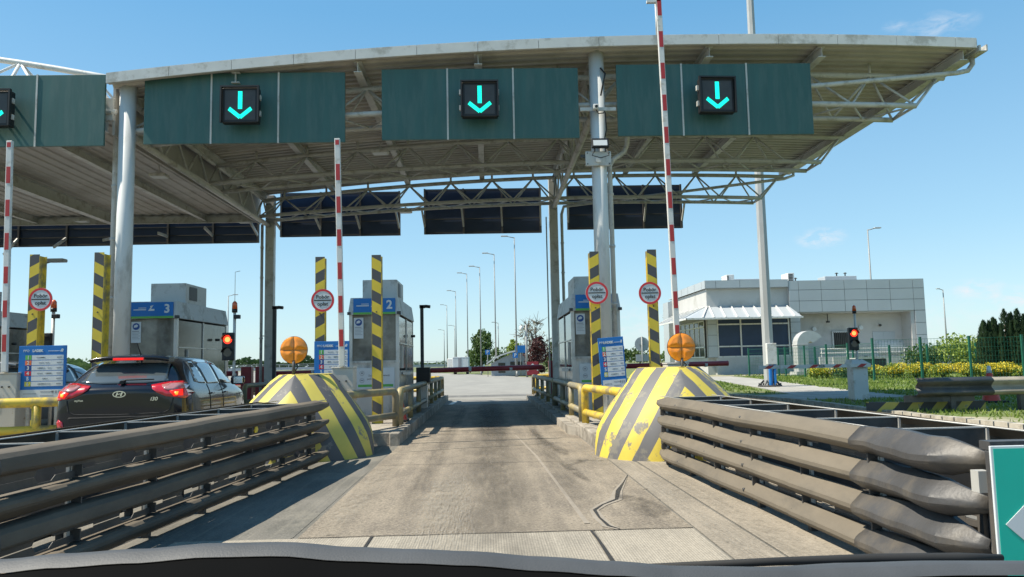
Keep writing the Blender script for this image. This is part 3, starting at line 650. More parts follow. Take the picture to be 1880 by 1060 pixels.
# things on the right round column
t = thing('floodlight', 'small black floodlight on the front of the right round column', 'floodlight', (2.32, 15.2, 5.47))
mb = MB(); mb.box(-.17, .17, -.14, -.06, .02, .22, bev=.012); mb.build('housing', 'black', t, rot=(R(-14), 0, 0)); mb = MB(); mb.box(-.14, .14, -.146, -.141, .05, .17); mb.build('glass', 'paper', t, rot=(R(-14), 0, 0))
mb = MB(); mb.box(-.12, -.10, -.1, .0, -.02, .10); mb.box(.10, .12, -.1, .0, -.02, .10); mb.tube([(-.12, -.12, 0), (-.17, -.12, -.12), (0, -.12, -.17), (.17, -.12, -.12), (.12, -.12, 0)], .011, 6); mb.build('bracket', 'black', t)
t = thing('junction_box', 'grey junction box strapped to the right round column', 'junction box', (2.29, 15.26, 5.17))
mb = MB(); mb.box(-.26, .26, -.06, .0, 0, .30, bev=.012); mb.build('box', 'steel', t); mb = MB(); mb.box(-.36, -.265, -.03, .01, .18, .24)
for a in (-.22, .22):
    for z in (.04, .26): mb.tube([(a, -.075, z), (a, -.058, z)], .012, 8)
mb.build('bolts', 'darkgrey', t); mb = MB(); mb.tube([(0, -.09, .12), (0, -.06, .12)], .06, 16); mb.build('knob', 'white', t)
t = thing('camera_bar', 'horizontal bar with a white camera across the right round column', 'camera', (2.26, 15.22, 6.33))
mb = MB(); mb.box(-.31, .42, -.02, .02, -.02, .05); mb.build('bar', 'steel', t); mb = MB(); mb.box(-.06, .05, -.16, -.02, -.03, .08, bev=.02); mb.build('camera', 'white', t)
mb = MB(); mb.tube([(0, -.185, .02), (0, -.155, .02)], .028, 12); mb.build('lens', 'black', t); mb = MB(); mb.tube([(0, -.1, -.02), (.05, -.08, -.1), (.16, -.05, -.08), (.2, .02, .0)], .012, 6); mb.tube([(.14, .05, .9), (.22, -.02, .75), (.12, .0, .3)], .018, 6); mb.tube([(.2, .0, -.05), (.22, .05, -.4), (.14, .0, -.75)], .014, 6); mb.build('cable', 'black', t)
# ================= BULLNOSES AND CRASH CUSHIONS =================
def bullnose(x, yf, label, m, wb=1.09):
    t = thing('bullnose', label, 'bullnose', (x, yf, 0), 'yellow striped concrete bullnoses')
    secs = [(0, wb, 0, .95, 2.1), (.16, wb-.01, .01, .95, 2.1), (.32, wb-.03, .03, .95, 2.0), (.48, wb-.11, .07, .9, 1.95), (.64, wb-.22, .13, .85, 1.85), (.80, wb-.35, .23, .8, 1.75), (.95, wb-.48, .36, .75, 1.6), (1.06, wb-.56, .48, .7, 1.45), (1.15, wb-.655, .60, .62, 1.15)]
    n = 40; rings = []
    for z, w, y0, d, ex in secs:
        ring = []; L = [0.0]
        for i in range(n+1):
            a = math.pi*i/(n)*.5
            # quarter outline from nose (a=0) to the side (a=90 deg): superellipse, pointed near the top
            e = 2/ex; px = w*abs(math.sin(a))**e; py = y0+d*(1-abs(math.cos(a))**e)
            ring.append((px, py))
        for i in range(n): L.append(L[-1]+math.hypot(ring[i+1][0]-ring[i][0], ring[i+1][1]-ring[i][1]))
        yb = 1.9; L.append(L[-1]+yb-ring[-1][1]); ring.append((w-.16, yb)); rings.append((z, ring, L))
    mb = MB(); sl = 0; S_ = []
    for i, (z, r_, L) in enumerate(rings):
        if i: sl += math.hypot(z-rings[i-1][0], secs[i][2]-secs[i-1][2])
        S_.append(sl)
    for i in range(len(rings)-1):
        (z0, r0, L0), (z1, r1, L1) = rings[i], rings[i+1]
        for j in range(n+1):
            for sg in (-1, 1):
                pts = [(sg*r0[j][0], r0[j][1], z0), (sg*r0[j+1][0], r0[j+1][1], z0), (sg*r1[j+1][0], r1[j+1][1], z1), (sg*r1[j][0], r1[j][1], z1)]
                jit = [tuple(c+.010*mnoise.noise(Vector(p_)*5+Vector((k_*9, 0, 0)))for k_, c in enumerate(p_)) for p_ in pts]
                f = lambda L, s: (L*1.0+s*.60+.02, s)
                uv = [f(L0[j], S_[i]), f(L0[j+1], S_[i]), f(L1[j+1], S_[i+1]), f(L1[j], S_[i+1])]
                mb.face(jit, 0, uv, True)
    z, r_, L = rings[-1]; top = [(p_[0], p_[1], z) for p_ in r_]+[(-p_[0], p_[1], z) for p_ in reversed(r_)]; mb.face(top[:-1], 0, [(0, 0)]*(len(top)-1))
    z, r_, L = rings[0]
    mb.build('body', m, t, merge=True)
    mb = MB(); prev = None
    vs = []; 
    for z, r_, L in rings: vs += [(-r_[-1][0], 1.9, z), (r_[-1][0], 1.9, z)]
    mb.mesh(vs, [(2*i, 2*i+1, 2*i+3, 2*i+2) for i in range(len(rings)-1)]); mb.build('back_plate', 'patch', t)
    return t
bullnose(2.50, 9.55, 'yellow and grey striped concrete bullnose behind the right crash barrier', 'bull')
bullnose(-2.70, 10.35, 'yellow and grey striped concrete bullnose behind the left crash barrier', 'bullL', 1.05)
def roundlamp(x, y, z, label):
    t = thing('amber_warning_lamp', label, 'warning lamp', (x, y, z), 'round amber warning lamps')
    mb = MB(); mb.tube([(0, .0, -.36), (0, 0, -.15)], .022, 8); mb.tube([(.02, 0, -.3), (.06, .0, -.24), (.03, .05, -.2)], .01, 6); mb.build('stem', 'darkgrey', t)
    mb = MB(); mb.tube([(0, .01, 0), (0, .09, 0)], [.198, .15], 32); mb.build('housing', 'darkgrey', t)
    for qx, qz in ((-1, 1), (1, 1), (-1, -1), (1, -1)):
        mb = MB(); n = 9; grid = []
        for i in range(n):
            for j in range(n):
                u, v = i/(n-1), j/(n-1); rr = .19; x_, z_ = u*rr, v*rr
                k = max(u, v); d = math.hypot(u, v); s = (k/d) if d > 0 else 1
                x_, z_ = u*rr*s, v*rr*s; edge = min(1, min(u, v)*6, (1-k)*6)**.5 if min(u, v) > 0 and k < 1 else 0
                bump = .018*edge+.018*math.exp(-((u-.42)**2+(v-.42)**2)/.02)-.02*math.exp(-((u-.42)**2+(v-.42)**2)/.004)
                grid.append((qx*(x_+.002), -bump-.006*(1-k), qz*(z_+.002)))
        mb.mesh(grid, [(i*n+j, i*n+j+1, (i+1)*n+j+1, (i+1)*n+j) for i in range(n-1) for j in range(n-1)], 0, True)
        mb.build('lens', 'amber', t)
roundlamp(2.66, 10.6, 1.42, 'round amber warning lamp on top of the right bullnose')
roundlamp(-2.78, 11.2, 1.50, 'round amber warning lamp on top of the left bullnose')

def cushion(side, y0, y1, xa, slope, label, width=.68):
    """crash cushion along y; xa = x of the lane-side rail backs at y1 (far end), widening by slope towards the camera; side=+1 right island, -1 left"""
    t = thing('crash_cushion', label, 'crash barrier', (side*(xa+.4), (y0+y1)/2, 0), 'crash cushions in front of the islands')
    ox, oy = side*(xa+.4), (y0+y1)/2
    def X(n_, y, far=False):   # n_ = distance out of the frame towards its own side
        base = xa+(y1-y)*slope
        return side*(base-n_ if not far else base+width+n_)-ox
    prof = [(0, .082), (.022, .080), (.034, .072), (.088, .018), (.096, .004), (.096, -.022), (.088, -.034), (.034, -.070), (.0, -.080)]
    profs = [prof]*4
    if side < 0:
        pa = [(0, .096), (.064, .076), (.092, .052), (.100, .018), (.098, -.016), (.088, -.030), (.034, -.050), (.012, -.055), (.0, -.056)]
        pb = [(-.030, .050), (.066, .040), (.090, .026), (.100, .010), (.099, -.012), (.088, -.030), (.034, -.074), (.012, -.084), (.0, -.088)]
        profs = [pa, pb, pa, pb]
    zc = (.735, .53, .335, .13)
    for far in (False, True):
        for zi, z in enumerate(zc):
            prof = profs[zi]; ys = y0+(1.05 if not far else .2)
            mb = MB(); k = 56; rows = []
            a, e = ys-.12, y1
            for i in range(k+1):
                y = a+(e-a)*i/k; wob = .012*mnoise.noise(Vector((y*.9, zi*3.1, side)))+.006*math.sin(y*2.2+zi)+(.009 if ((y1-y)/1.92) % 1 < .5 else 0)*(1 if ((y1-y)/1.92) % 2 < 2 else 0); dz = .010*mnoise.noise(Vector((y*.8, zi*5, 3+side)))
                s = 1.0 if i < k-5 else (1-.15*(i-k+5) if i < k else .15)
                rows.append([(X(p_[0]*s+wob, y, far), y-oy, z+dz+p_[1]*(1 if i < k-5 else 1-.12*(i-k+5))) for p_ in prof])
            n_ = len(prof)
            mb.mesh([v for r_ in rows for v in r_], [(i*n_+j, i*n_+j+1, (i+1)*n_+j+1, (i+1)*n_+j) for i in range(k) for j in range(n_-1)], 0, True)
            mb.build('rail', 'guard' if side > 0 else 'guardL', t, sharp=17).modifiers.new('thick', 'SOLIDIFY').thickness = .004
            if not far:
                for lap in (1.0, 1.92, 2.9, 3.84, 4.8):
                    if y1-lap < ys+.2: continue
                    mb = MB(); bx = X(.085, y1-lap, far); mb.tube([(bx-.012, y1-lap-oy, z+.012), (bx+.012, y1-lap-oy, z+.012)], .013, 8); mb.build('bolt', 'guarddark', t)
            if not far:   # dark nose sleeve, overlapping, dented and pointed
                mb = MB(); k = 14; rows = []; a, e = y0, ys+.03
                for i in range(k+1):
                    f = i/k; y = a+(e-a)*f
                    flare = 1.16+.18*math.sin(math.pi*min(1, f*1.3))
                    tip = 1 if f > .22 else (.12+.88*(f/.22))
                    bend = .035*math.sin(f*5+zi*.8)*(1-f)+.03*mnoise.noise(Vector((f*3, zi*2.7, side*2)))
                    lean = (-.10*(1-f/.22) if f < .22 else 0)
                    rows.append([(X((p_[0]*flare*tip+.006+bend+lean*.3), y, far), y-oy, z-.004+p_[1]*(1.22 if f < .85 else 1.1)*(.30+.70*tip)+.012*mnoise.noise(Vector((f*4, p_[1]*9, zi)))) for p_ in prof])
                mb.mesh([v for r_ in rows for v in r_], [(i*n_+j, i*n_+j+1, (i+1)*n_+j+1, (i+1)*n_+j) for i in range(k) for j in range(n_-1)], 0, True)
                mb.build('end_sleeve', 'guardend', t, sharp=22).modifiers.new('thick', 'SOLIDIFY').thickness = .006
        # slotted plates between the rails of each pair
        for (za, zb) in ((.612, .655), (.208, .256)) if side > 0 else ((.615, .672), (.215, .272)):
            mb = MB(); y = y0+.5; 
            while y < y1-.3:
                l = min(.9, y1-y-.05)
                if l < .5: break
                bot = [(0, 0), (.12, 0), (.15, .2), (.27, .2), (.31, .38), (.72, .38), (.72, 0), (l/ .9*.9, 0)]; topc = [(0, 1), (.14, 1), (.17, .92), (.25, .92), (.31, .62), (.72, .62), (.72, 1), (l, 1)]
                mb.mesh([(X(.006, y+u, far), y+u-oy, za+(zb-za)*0-.03) for u in (0, .12, .15, .27, .31, .72, .72, l)]+[(X(.006, y+u, far), y+u-oy, za-.03+(zb-za+.06)*v*.9) for u, v in zip((0, .12, .15, .27, .31, .72, .72, l), (.5, .5, .12, .12, .40, .40, .5, .5))], [(i, i+1, 9+i, 8+i) for i in range(7)])
                mb.mesh([(X(.006, y+u, far), y+u-oy, zb+.03) for u in (0, .12, .15, .27, .31, .72, .72, l)]+[(X(.006, y+u, far), y+u-oy, za-.03+(zb-za+.06)*v) for u, v in zip((0, .12, .15, .27, .31, .72, .72, l), (.5, .5, .95, .95, .62, .62, .5, .5))], [(i, i+1, 9+i, 8+i) for i in range(7)])
                y += .9
            mb.build('slotted_plate', 'guarddark', t).modifiers.new('thick', 'SOLIDIFY').thickness = .004
    # diaphragms (cross plates with bright top edges), posts and clips
    y = y0+.95; 
    while y < y1:
        mb = MB(); x0, x1 = X(.0, y), X(0, y, True); a, c = min(x0, x1), max(x0, x1); yy = y-oy
        mb.box(a+.004, c-.004, yy-.004, yy+.004, .30, .80, 0); mb.box(a+.004, c-.004, yy-.014, yy+.014, .801, .809, 1)
        for q in (a+.012, c-.012): mb.box(q-.008, q+.008, yy-.022, yy+.022, .05, .80, 1)
        mb.build('cross_plate', ['guarddark', 'galv'], t)
        for q, s_ in ((x0, -side), (x1, side)):
            mb = MB()
            mb.box(min(q-s_*.0, q-s_*.05), max(q-s_*0, q-s_*.05), yy+.03, yy+.09, .0, .78)
            mb.build('post', 'guarddark', t); 
            for z in (.625, .425, .225): mb = MB(); mb.box(min(q-s_*.004, q+s_*.05), max(q-s_*.004, q+s_*.05), yy+.035, yy+.052, z-.035, z+.035); mb.build('clip', 'guarddark', t)
        y += .92
    mb = MB()   # thin top rims along both sides
    for far in (False, True):
        mb.tube([(X(-.02, y0+.5, far), y0+.5-oy, .81), (X(-.02, y1, far), y1-oy, .81)], .006, 5)
    mb.build('top_rim', 'galv', t)
    return t, X, oy
c1, X1, oy1 = cushion(1, 3.72, 9.55, 2.09, .052, 'dusty grey crash barrier of stacked rails on the right of the lane')
c2, X2, oy2 = cushion(-1, 3.2, 10.55, 2.16, .090, 'dark shaded crash barrier of stacked rails on the left of the lane')
# nose plate and teal board of the right cushion
mb = MB(); mb.box(-.30, .62, -.02, .02, -.60, .20, bev=.01); mb.box(-.30, .62, -.03, .05, .20, .24)
pl = mb.build('nose_plate', 'guardend', c1, loc=(.14, 3.62-oy1, .60))
mb = MB(); mb.box(-.05, .30, 0, .3, 0, .02); 
mb = MB(); mb.box(-.36, -.30, -.03, .03, .0, .1); mb.build('hinge', 'galv', c1, loc=(.16, 3.66-oy1, .60)); mb = MB(); mb.box(-.36, -.30, -.03, .03, .0, .1); mb.build('hinge', 'galv', c1, loc=(.18, 3.66-oy1, .18))
sg = thing('arrow_board', 'teal board with a white arrowhead on the nose of the right barrier', 'sign', (2.58, 3.42, .12))
mb = MB(); mb.box(-.36, .50, 0, .012, 0, .72, bev=.003); mb.build('board', 'paper', sg)
mb = MB(); mb.box(-.348, .488, -.003, -.001, .012, .708); mb.build('board_face', 'teal', sg)
mb = MB(); mb.prism([(-.32, .38), (-.22, .47), (-.12, .54), (.02, .60), (.16, .645), (.30, .67), (.30, .09), (.16, .11), (.02, .15), (-.12, .22), (-.22, .29)], -.007, -.004); mb.build('arrowhead', 'paper', sg)
# small yellow reflector tabs on the left barrier
mb = MB(); mb.prism([(0, 0), (.07, 0), (.10, .03), (.07, .06), (0, .06)], -.004, .004, axis='x'); mb.build('reflector', mat('reflector_yellow', (.8, .62, .05), .3), c2, loc=(X2(.02, 8.0), 8.0-oy2, .60)); 

# ================= TUBE RAILINGS =================
def railing(pts, posts, label, m='wornrail', r=.062, ht=.80, low=.38, z0=.19, hoop=True):
    t = thing('tube_railing', label, 'railing', (pts[0][0], pts[0][1], z0), 'yellow tube railings along the islands'); ox, oy = pts[0]
    L = [0.0]
    for a, c in zip(pts, pts[1:]): L.append(L[-1]+math.hypot(c[0]-a[0], c[1]-a[1]))
    def at(s):
        s = max(0, min(L[-1], s))
        for i in range(len(pts)-1):
            if s <= L[i+1]+1e-6: f = (s-L[i])/(L[i+1]-L[i]); return (pts[i][0]+(pts[i+1][0]-pts[i][0])*f-ox, pts[i][1]+(pts[i+1][1]-pts[i][1])*f-oy)
    h = ht-z0; q = lambda s, z: (*at(s), z)
    mb = MB(); e = .10; T = L[-1]
    mb.tube([q(0, 0), q(0, h-e), q(e*.3, h-e*.3), q(e, h)]+[q(s, h) for s in L[1:-1]]+[q(T-e, h), q(T-e*.3, h-e*.3), q(T, h-e), q(T, 0)], r, 14)
    mb.build('hoop', m, t)
    mb = MB(); mb.tube([q(.0, low-z0)]+[q(s, low-z0) for s in L[1:-1]]+[q(T, low-z0)], r*.92, 12); mb.build('lower_rail', m, t)
    for s in posts: mb = MB(); mb.tube([q(s, 0), q(s, h-.02)], r*.85, 12); mb.tube([q(s, 0), q(s, .012)], r*1.7, 12); mb.build('post', m, t)
    return t
railing([(1.64, 13.75), (1.62, 19.0)], [1.7, 3.4], 'worn tube railing right of the lane, second from the bullnose')
railing([(1.62, 19.2), (1.52, 26.4)], [1.8, 3.6, 5.4], 'sooty tube railing right of the lane, farthest from the bullnose')
railing([(2.05, 10.2), (1.66, 13.45)], [], 'bright yellow tube railing beside the right bullnose', 'yellow', r=.065)
railing([(-1.60, 14.1), (-1.58, 19.6)], [1.8, 3.6], 'worn tube railing left of the lane with a bright yellow end')
railing([(-1.58, 19.8), (-1.58, 26.6)], [1.7, 3.4, 5.1], 'dark tube railing left of the lane, farthest from the bullnose')
railing([(-2.6, 11.5), (-1.64, 13.8)], [], 'rusty yellow tube railing beside the left bullnose')
railing([(1.66, 26.9), (3.2, 26.9)], [.8], 'yellow tube railing across the far end of the right island', 'yellow')
railing([(-3.0, 26.9), (-1.62, 26.9)], [.7], 'yellow tube railing across the far end of the left island', 'yellow')
railing([(-8.6, 11.7), (-6.35, 12.3)], [1.15, 1.75], 'yellow tube railing in front of the price board on the far left island', 'yellow', r=.075)
railing([(-6.35, 20.5), (-6.30, 26.4)], [2, 4], 'dark tube railing past the roof of the black car')

# ================= STRIPED POSTS AND ROUND SIGNS =================
def hpost(x, y, zt_, m, side, label):
    t = thing('striped_post', label, 'striped post', (x, y, .17), 'tall yellow and black striped posts'); h = zt_-.17
    mb = MB(); mb.box(-.085, .085, 0, .012, 0, h); mb.build('striped_face', m, t)
    mb = MB(); a = .087*side; fd = .14 if x < -5 else .05; mb.box(min(a, a+.008*side), max(a, a+.008*side), 0, fd, 0, h-.03); mb.box(-.087*side-.004, -.087*side+.004, .0, .05, 0, h); mb.box(min(a, a+.4*fd*side), max(a, a+.4*fd*side), fd, fd+.01, 0, h-.03)
    mb.build('flange', 'yellow', t)
    mb = MB(); mb.box(-.16, .16, -.06, .2, 0, .015); mb.build('base_plate', 'darkgrey', t)
    for z in (h*.35, h*.66): mb = MB(); mb.tube([(0, -.012, z), (0, .002, z)], .014, 8); mb.build('bolt', 'darkgrey', t)
    return t
hpost(-3.12, 14.5, 3.31, 'hazup', 1, 'striped post left of booth 2 carrying a round toll sign')
hpost(-2.07, 14.5, 3.33, 'hazdn', 1, 'striped post standing alone in front of booth 2')
hpost(2.04, 14.5, 3.33, 'hazup', -1, 'striped post in front of the right round column')
hpost(3.14, 14.5, 3.35, 'hazdn', -1, 'striped post just left of the tall right barrier arm')
hpost(-8.38, 14.5, 3.44, 'hazup', 1, 'striped post at far left carrying a round toll sign')
hpost(-7.20, 14.5, 3.46, 'hazdn', 1, 'striped post directly left of the left round column')
def rsign(x, z, label, sc=1):
    t = thing('round_sign', label, 'road sign', (x, 14.40, z), 'round Pobor oplat signs')
    mb = MB(); mb.disc(0, 0, 0, .213, 40, 0, .012); mb.build('plate', 'paper', t)
    mb = MB(); mb.disc(0, -.004, 0, .211, 40, 0, .003, .172); mb.build('rim', 'signred', t)
    mb = MB(); mb.box(-.16, .16, -.005, -.001, -.010, .010); mb.build('bar', 'ink', t)
    text('Pobór', .098, 'ink', 'lettering', t, (0, -.003, .062), bold=.0012); text('opłat', .098, 'ink', 'lettering', t, (0, -.003, -.068), bold=.0012)
    mb = MB(); mb.box(-.03, .03, .012, .09, -.1, -.06); mb.box(-.03, .03, .012, .09, .06, .1); mb.build('bracket', 'steel', t)
rsign(-3.05, 2.48, 'round red rimmed toll sign on the striped post left of booth 2')
rsign(2.06, 2.53, 'round red rimmed toll sign in front of the right round column')
rsign(3.06, 2.51, 'round red rimmed toll sign beside the tall right barrier arm')
rsign(-8.19, 2.59, 'round red rimmed toll sign at far left above the price board')

# ================= RAISED BARRIER ARMS =================
def arm(x, y, z0, L, lean, label, tip=False):
    t = thing('barrier_gate', label, 'barrier gate', (x, y, .19), 'raised red and white barrier gates')
    mb = MB(); mb.box(-.17, .17, -.0, .34, 0, z0-.25, bev=.012); mb.box(-.18, .18, -.01, .35, z0-.248, z0-.225, bev=.006); mb.build('cabinet', 'box', t)
    mb = MB(); 
    for a in (-.05, .06): mb.tube([(a, -.02, z0-.45), (a, .0, z0-.45)], .014, 8)
    mb.box(-.16, -.13, -.012, .002, z0-.75, z0-.5); mb.build('fittings', 'darkgrey', t)
    mb = MB(); mb.box(-.045, .045, -.03, .03, 0, L, 0, bev=.008); z = .32
    while z < L-.2: mb.box(-.030, .036, -.034, -.0305, z, z+.27, 1, bev=.001); z += .54
    mb.box(-.03, .03, -.034, -.0305, L-.11, L-.03, 1)
    if tip: mb.box(-.2, -.02, -.03, .03, L-.13, L-.09, 0)
    mb.build('arm', ['white', 'red'], t, loc=(.0, -.04, z0-.22), rot=(0, R(lean), 0))
arm(-2.33, 12.5, 1.28, 3.72, -1.2, 'raised red and white barrier arm left of the open lane')
arm(3.02, 12.3, 1.24, 6.08, -.85, 'very tall raised barrier arm running out of the top of the photo', True)
arm(-7.60, 12.5, 1.30, 3.72, -1.0, 'raised red and white barrier arm at the left edge of the photo')

# ================= PRICE BOARDS =================
def board(x, y, z0, z1, w, label, ry=0, rows=6, rz=0, legs=True):
    t = thing('price_board', label, 'price board', (x, y, z0), 'blue price boards', R(rz)); t.rotation_euler[1] = R(ry); h = z1-z0
    mb = MB(); mb.box(-w/2, w/2, 0, .03, 0, h, bev=.004); mb.build('board', 'blue', t)
    x0 = -w/2+.16*w; hh = h*.68; top = h-.17*h; rh = hh*.86/6
    cols = ['lime', 'orange', 'bluedk', 'signred', 'blue', 'gold']
    for i in range(6):
        zz = top-rh*i; mb = MB(); mb.box(x0+.12*w, w/2-.05*w, -.003, -.0005, zz-rh+.006, zz-.004); r_ = mb.build('row', 'paper', t)
        mb = MB()
        for k in range(rnd.choice((2, 3, 4))): a = x0+.2*w+rnd.random()*w*.28; mb.box(a, a+w*rnd.uniform(.06, .12), -.005, -.0035, zz-rh*.55, zz-rh*.42)
        mb.box(w/2-.19*w, w/2-.09*w, -.005, -.0035, zz-rh*.58, zz-rh*.38); mb.build('small_print', 'inkgrey', r_)
        mb = MB(); mb.box(x0-.02*w, x0+.11*w, -.003, -.0005, zz-rh+.006, zz-.004); c_ = mb.build('number_tile', cols[i], t)
        text(str(i+1), rh*.95, 'paper', 'number', c_, (x0+.045*w, -.004, zz-rh*.5), bold=.002)
    mb = MB(); mb.box(-w/2+.05*w, w/2-.05*w, -.003, -.0005, .01, h*.19); lo = mb.build('lower_panel', 'paper', t)
    mb = MB(); [mb.box(-w*.38+w*.36*(k % 2), -w*.38+w*.36*(k % 2)+w*.28, -.005, -.0035, h*(.04+.035*k), h*(.052+.035*k)) for k in range(4)]; [mb.box(w*(.22+.07*k), w*(.26+.07*k), -.005, -.0035, h*.12, h*.17) for k in range(3)]; mb.build('small_print', 'inkgrey', lo)
    text('PPO', h*.062, 'paper', 'lettering', t, (-w*.34, -.004, h*.905)); text('LĄDEK', h*.062, 'paper', 'lettering', t, (-w*.10, -.004, h*.905), bold=.003)
    mb = MB(); mb.box(w*.12, w*.36, -.004, -.001, h*.895, h*.905); mb.prism([(w*.37, h*.89), (w*.41, h*.945), (w*.45, h*.93), (w*.43, h*.88)], -.004, -.001); mb.build('logo', 'paper', t)
    if legs:
        mb = MB()
        for a in (-w*.3, w*.3): mb = MB(); mb.box(a-.025, a+.025, .031, .07, -z0+.18, h*.8); mb.build('leg', 'steel', t)
    return t
board(-7.10, 12.6, .82, 1.68, .74, 'blue price board at far left with only tiles 1 and 2 readable')
board(-2.87, 14.35, .80, 1.72, .64, 'blue price board left of booth 2, partly behind a barrier cabinet')
board(2.27, 13.95, .74, 1.68, .46, 'blue price board tilted against the right round column', ry=-3.5, rz=0)
mb = MB(); 

# ================= BOOTHS =================
def booth(x, y, num, label, post_side=0):
    t = thing('toll_booth', label, 'toll booth', (x, y, .19), 'metal toll booths'); w, l, h = .525, 3.1, 2.5
    mb = MB()   # corner posts, sills, base
    for a in (-w, w-.07):
        for c in (0, l-.08): mb.box(a, a+.07, c, c+.08, 0, h-.36)
    mb.box(-w+.01, w-.01, .01, l-.01, 0, .55); mb.box(-w+.005, w-.005, .015, .06, .552, 1.12); mb.box(-w+.005, -w+.045, .1, l-.1, .552, .95); mb.box(w-.045, w-.005, .1, l-.1, .552, .95)
    mb.box(-w-.01, w+.01, -.012, .06, 1.12, 1.17); mb.box(-w+.005, w-.005, l-.06, l-.015, .552, h-.36)
    mb.build('frame', 'stainless', t)
    mb = MB(); vs = [(-w-.02, -.04, h-.36), (w+.02, -.04, h-.36), (w+.02, l+.04, h-.36), (-w-.02, l+.04, h-.36), (-w+.03, 0, h), (w-.03, 0, h), (w-.03, l-.02, h), (-w+.03, l-.02, h)]
    mb.mesh(vs, [(0, 3, 2, 1), (4, 5, 6, 7), (0, 1, 5, 4), (1, 2, 6, 5), (2, 3, 7, 6), (3, 0, 4, 7)]); r_ = mb.build('roof', 'stainless2', t, bevel=.008)
    mb = MB(); mb.box(-.36, .40, .75, 2.0, h+.003, h+.46, bev=.01); ac = mb.build('cooling_unit', 'stainless2', r_)
    mb = MB(); mb.box(.403, .408, .95, 1.4, h+.1, h+.4); mb.build('grille', 'black', ac) if False else mb.build('grille', 'black', r_)
    mb = MB(); mb.box(-w+.07, w-.07, .02, .03, 1.172, h-.37); mb.build('window', 'glassb', t)
    for s_ in (-1, 1):
        mb = MB(); a = s_*(w-.02); mb.box(min(a, a+.01*s_), max(a, a+.01*s_), .10, 1.45, .96, h-.40); mb.build('window', 'glassd', t)
        mb = MB(); mb.box(min(a, a+.01*s_), max(a, a+.01*s_), 1.52, l-.12, .96, h-.40); mb.build('window', 'glassb', t)
        mb = MB(); mb.box(min(a, a+.03*s_), max(a, a+.03*s_), 1.46, 1.51, .1, h-.38); mb.box(min(a, a+.035*s_), max(a, a+.035*s_), .10, l-.1, 1.52, 1.545); mb.box(min(a, a+.05*s_), max(a, a+.05*s_), .55, .58, 1.0, 1.5); mb.build('window_bar', 'stainless', t)
        mb = MB(); a = s_*(w+.02); mb.box(min(a, a+.16*s_), max(a, a+.16*s_), .5, 1.2, .86, .92); mb.build('counter', 'stainless', t)
    mb = MB(); mb.box(-w+.1, w-.07, -.055, -.030, h-.31, h-.02); hd = mb.build('header', 'blue', t)
    mb = MB(); mb.box(-w+.1, w-.07, -.057, -.031, h-.355, h-.312); mb.build('header_stripe', 'lime', hd)
    if num: text(num, .25, 'paper', 'number', hd, (w-.195, -.058, h-.165), bold=.008)
    mb = MB(); mb.prism([(-.02, h-.10), (.05, h-.08), (.0, h-.16), (.07, h-.16), (.07, h-.20), (-.06, h-.20), (-.01, h-.13)], -.060, -.056); mb.box(-.36, -.10, -.060, -.056, h-.185, h-.165); mb.box(-.26, -.10, -.060, -.056, h-.145, h-.132); mb.build('logo', 'paper', hd)
    # camera notice on the glass
    mb = MB(); mb.box(-w+.10, -w+.30, .008, .016, h-.86, h-.42); nn = mb.build('notice', 'paper', t)
    mb = MB(); mb.disc(-w+.2, .003, h-.52, .072, 24, 0, .004); ic = mb.build('notice_badge', 'bluedk', nn)
    mb = MB(); mb.prism([(-w+.155, h-.545), (-w+.16, h-.50), (-w+.21, h-.475), (-w+.245, h-.505), (-w+.22, h-.535)], -.001, .0025); mb.build('camera_symbol', 'paper', ic)
    mb = MB(); [mb.box(-w+.12, -w+.28-.03*(k % 2), .005, .0075, h-.66-.03*k, h-.652-.03*k) for k in range(5)]; mb.box(-w+.12, -w+.26, .005, .0075, h-.632, h-.615); mb.build('small_print', 'inkgrey', nn)
    # poster low on the front
    mb = MB(); mb.box(-w+.15, w-.1, -.003, .012, .58, 1.02, bev=.002); po = mb.build('poster', 'paper', t)
    mb = MB(); mb.box(-w+.19, w-.13, -.006, -.0035, .625, .675); mb.build('poster_stripe', 'lime', po)
    mb = MB(); mb.disc(-w+.27, -.006, .91, .05, 20, 0, .0025, .042); mb.disc(-w+.27, -.006, .76, .05, 20, 0, .0025, .042); mb.box(-w+.25, -w+.29, -.006, -.0035, .895, .93); mb.box(-w+.24, -w+.30, -.006, -.0035, .75, .775); mb.build('pictogram', 'inkgrey', po)
    text('Zachowaj koncentrację' if num == '2' else 'Zachowaj', .052, 'ink', 'lettering', po, (.10 if num == '2' else .0, -.0035, .86), sx=.9); text('podczas jazdy' if num == '2' else 'odstęp', .052, 'ink', 'lettering', po, (-.02, -.0035, .79), sx=.9)
    mb = MB(); mb.box(w-.04, w+.04, -.05, .02, h-.36, h-.30); mb.box(-w-.03, -w+.04, -.05, .02, h-.36, h-.30); mb.tube([(w+.03, 2.2, 1.75), (w+.13, 2.2, 1.75)], .03, 8); mb.build('brackets', 'darkgrey', t)
    return t
booth(-2.395, 16.4, '2', 'toll booth numbered 2 left of the open lane')
booth(2.30, 16.4, '', 'toll booth right of the lane, half hidden by the round column')
b3 = booth(-7.02, 16.4, '3', 'toll booth numbered 3 behind the black car')
booth(-11.75, 16.4, '', 'toll booth at the left edge, mostly behind the barrier arm')
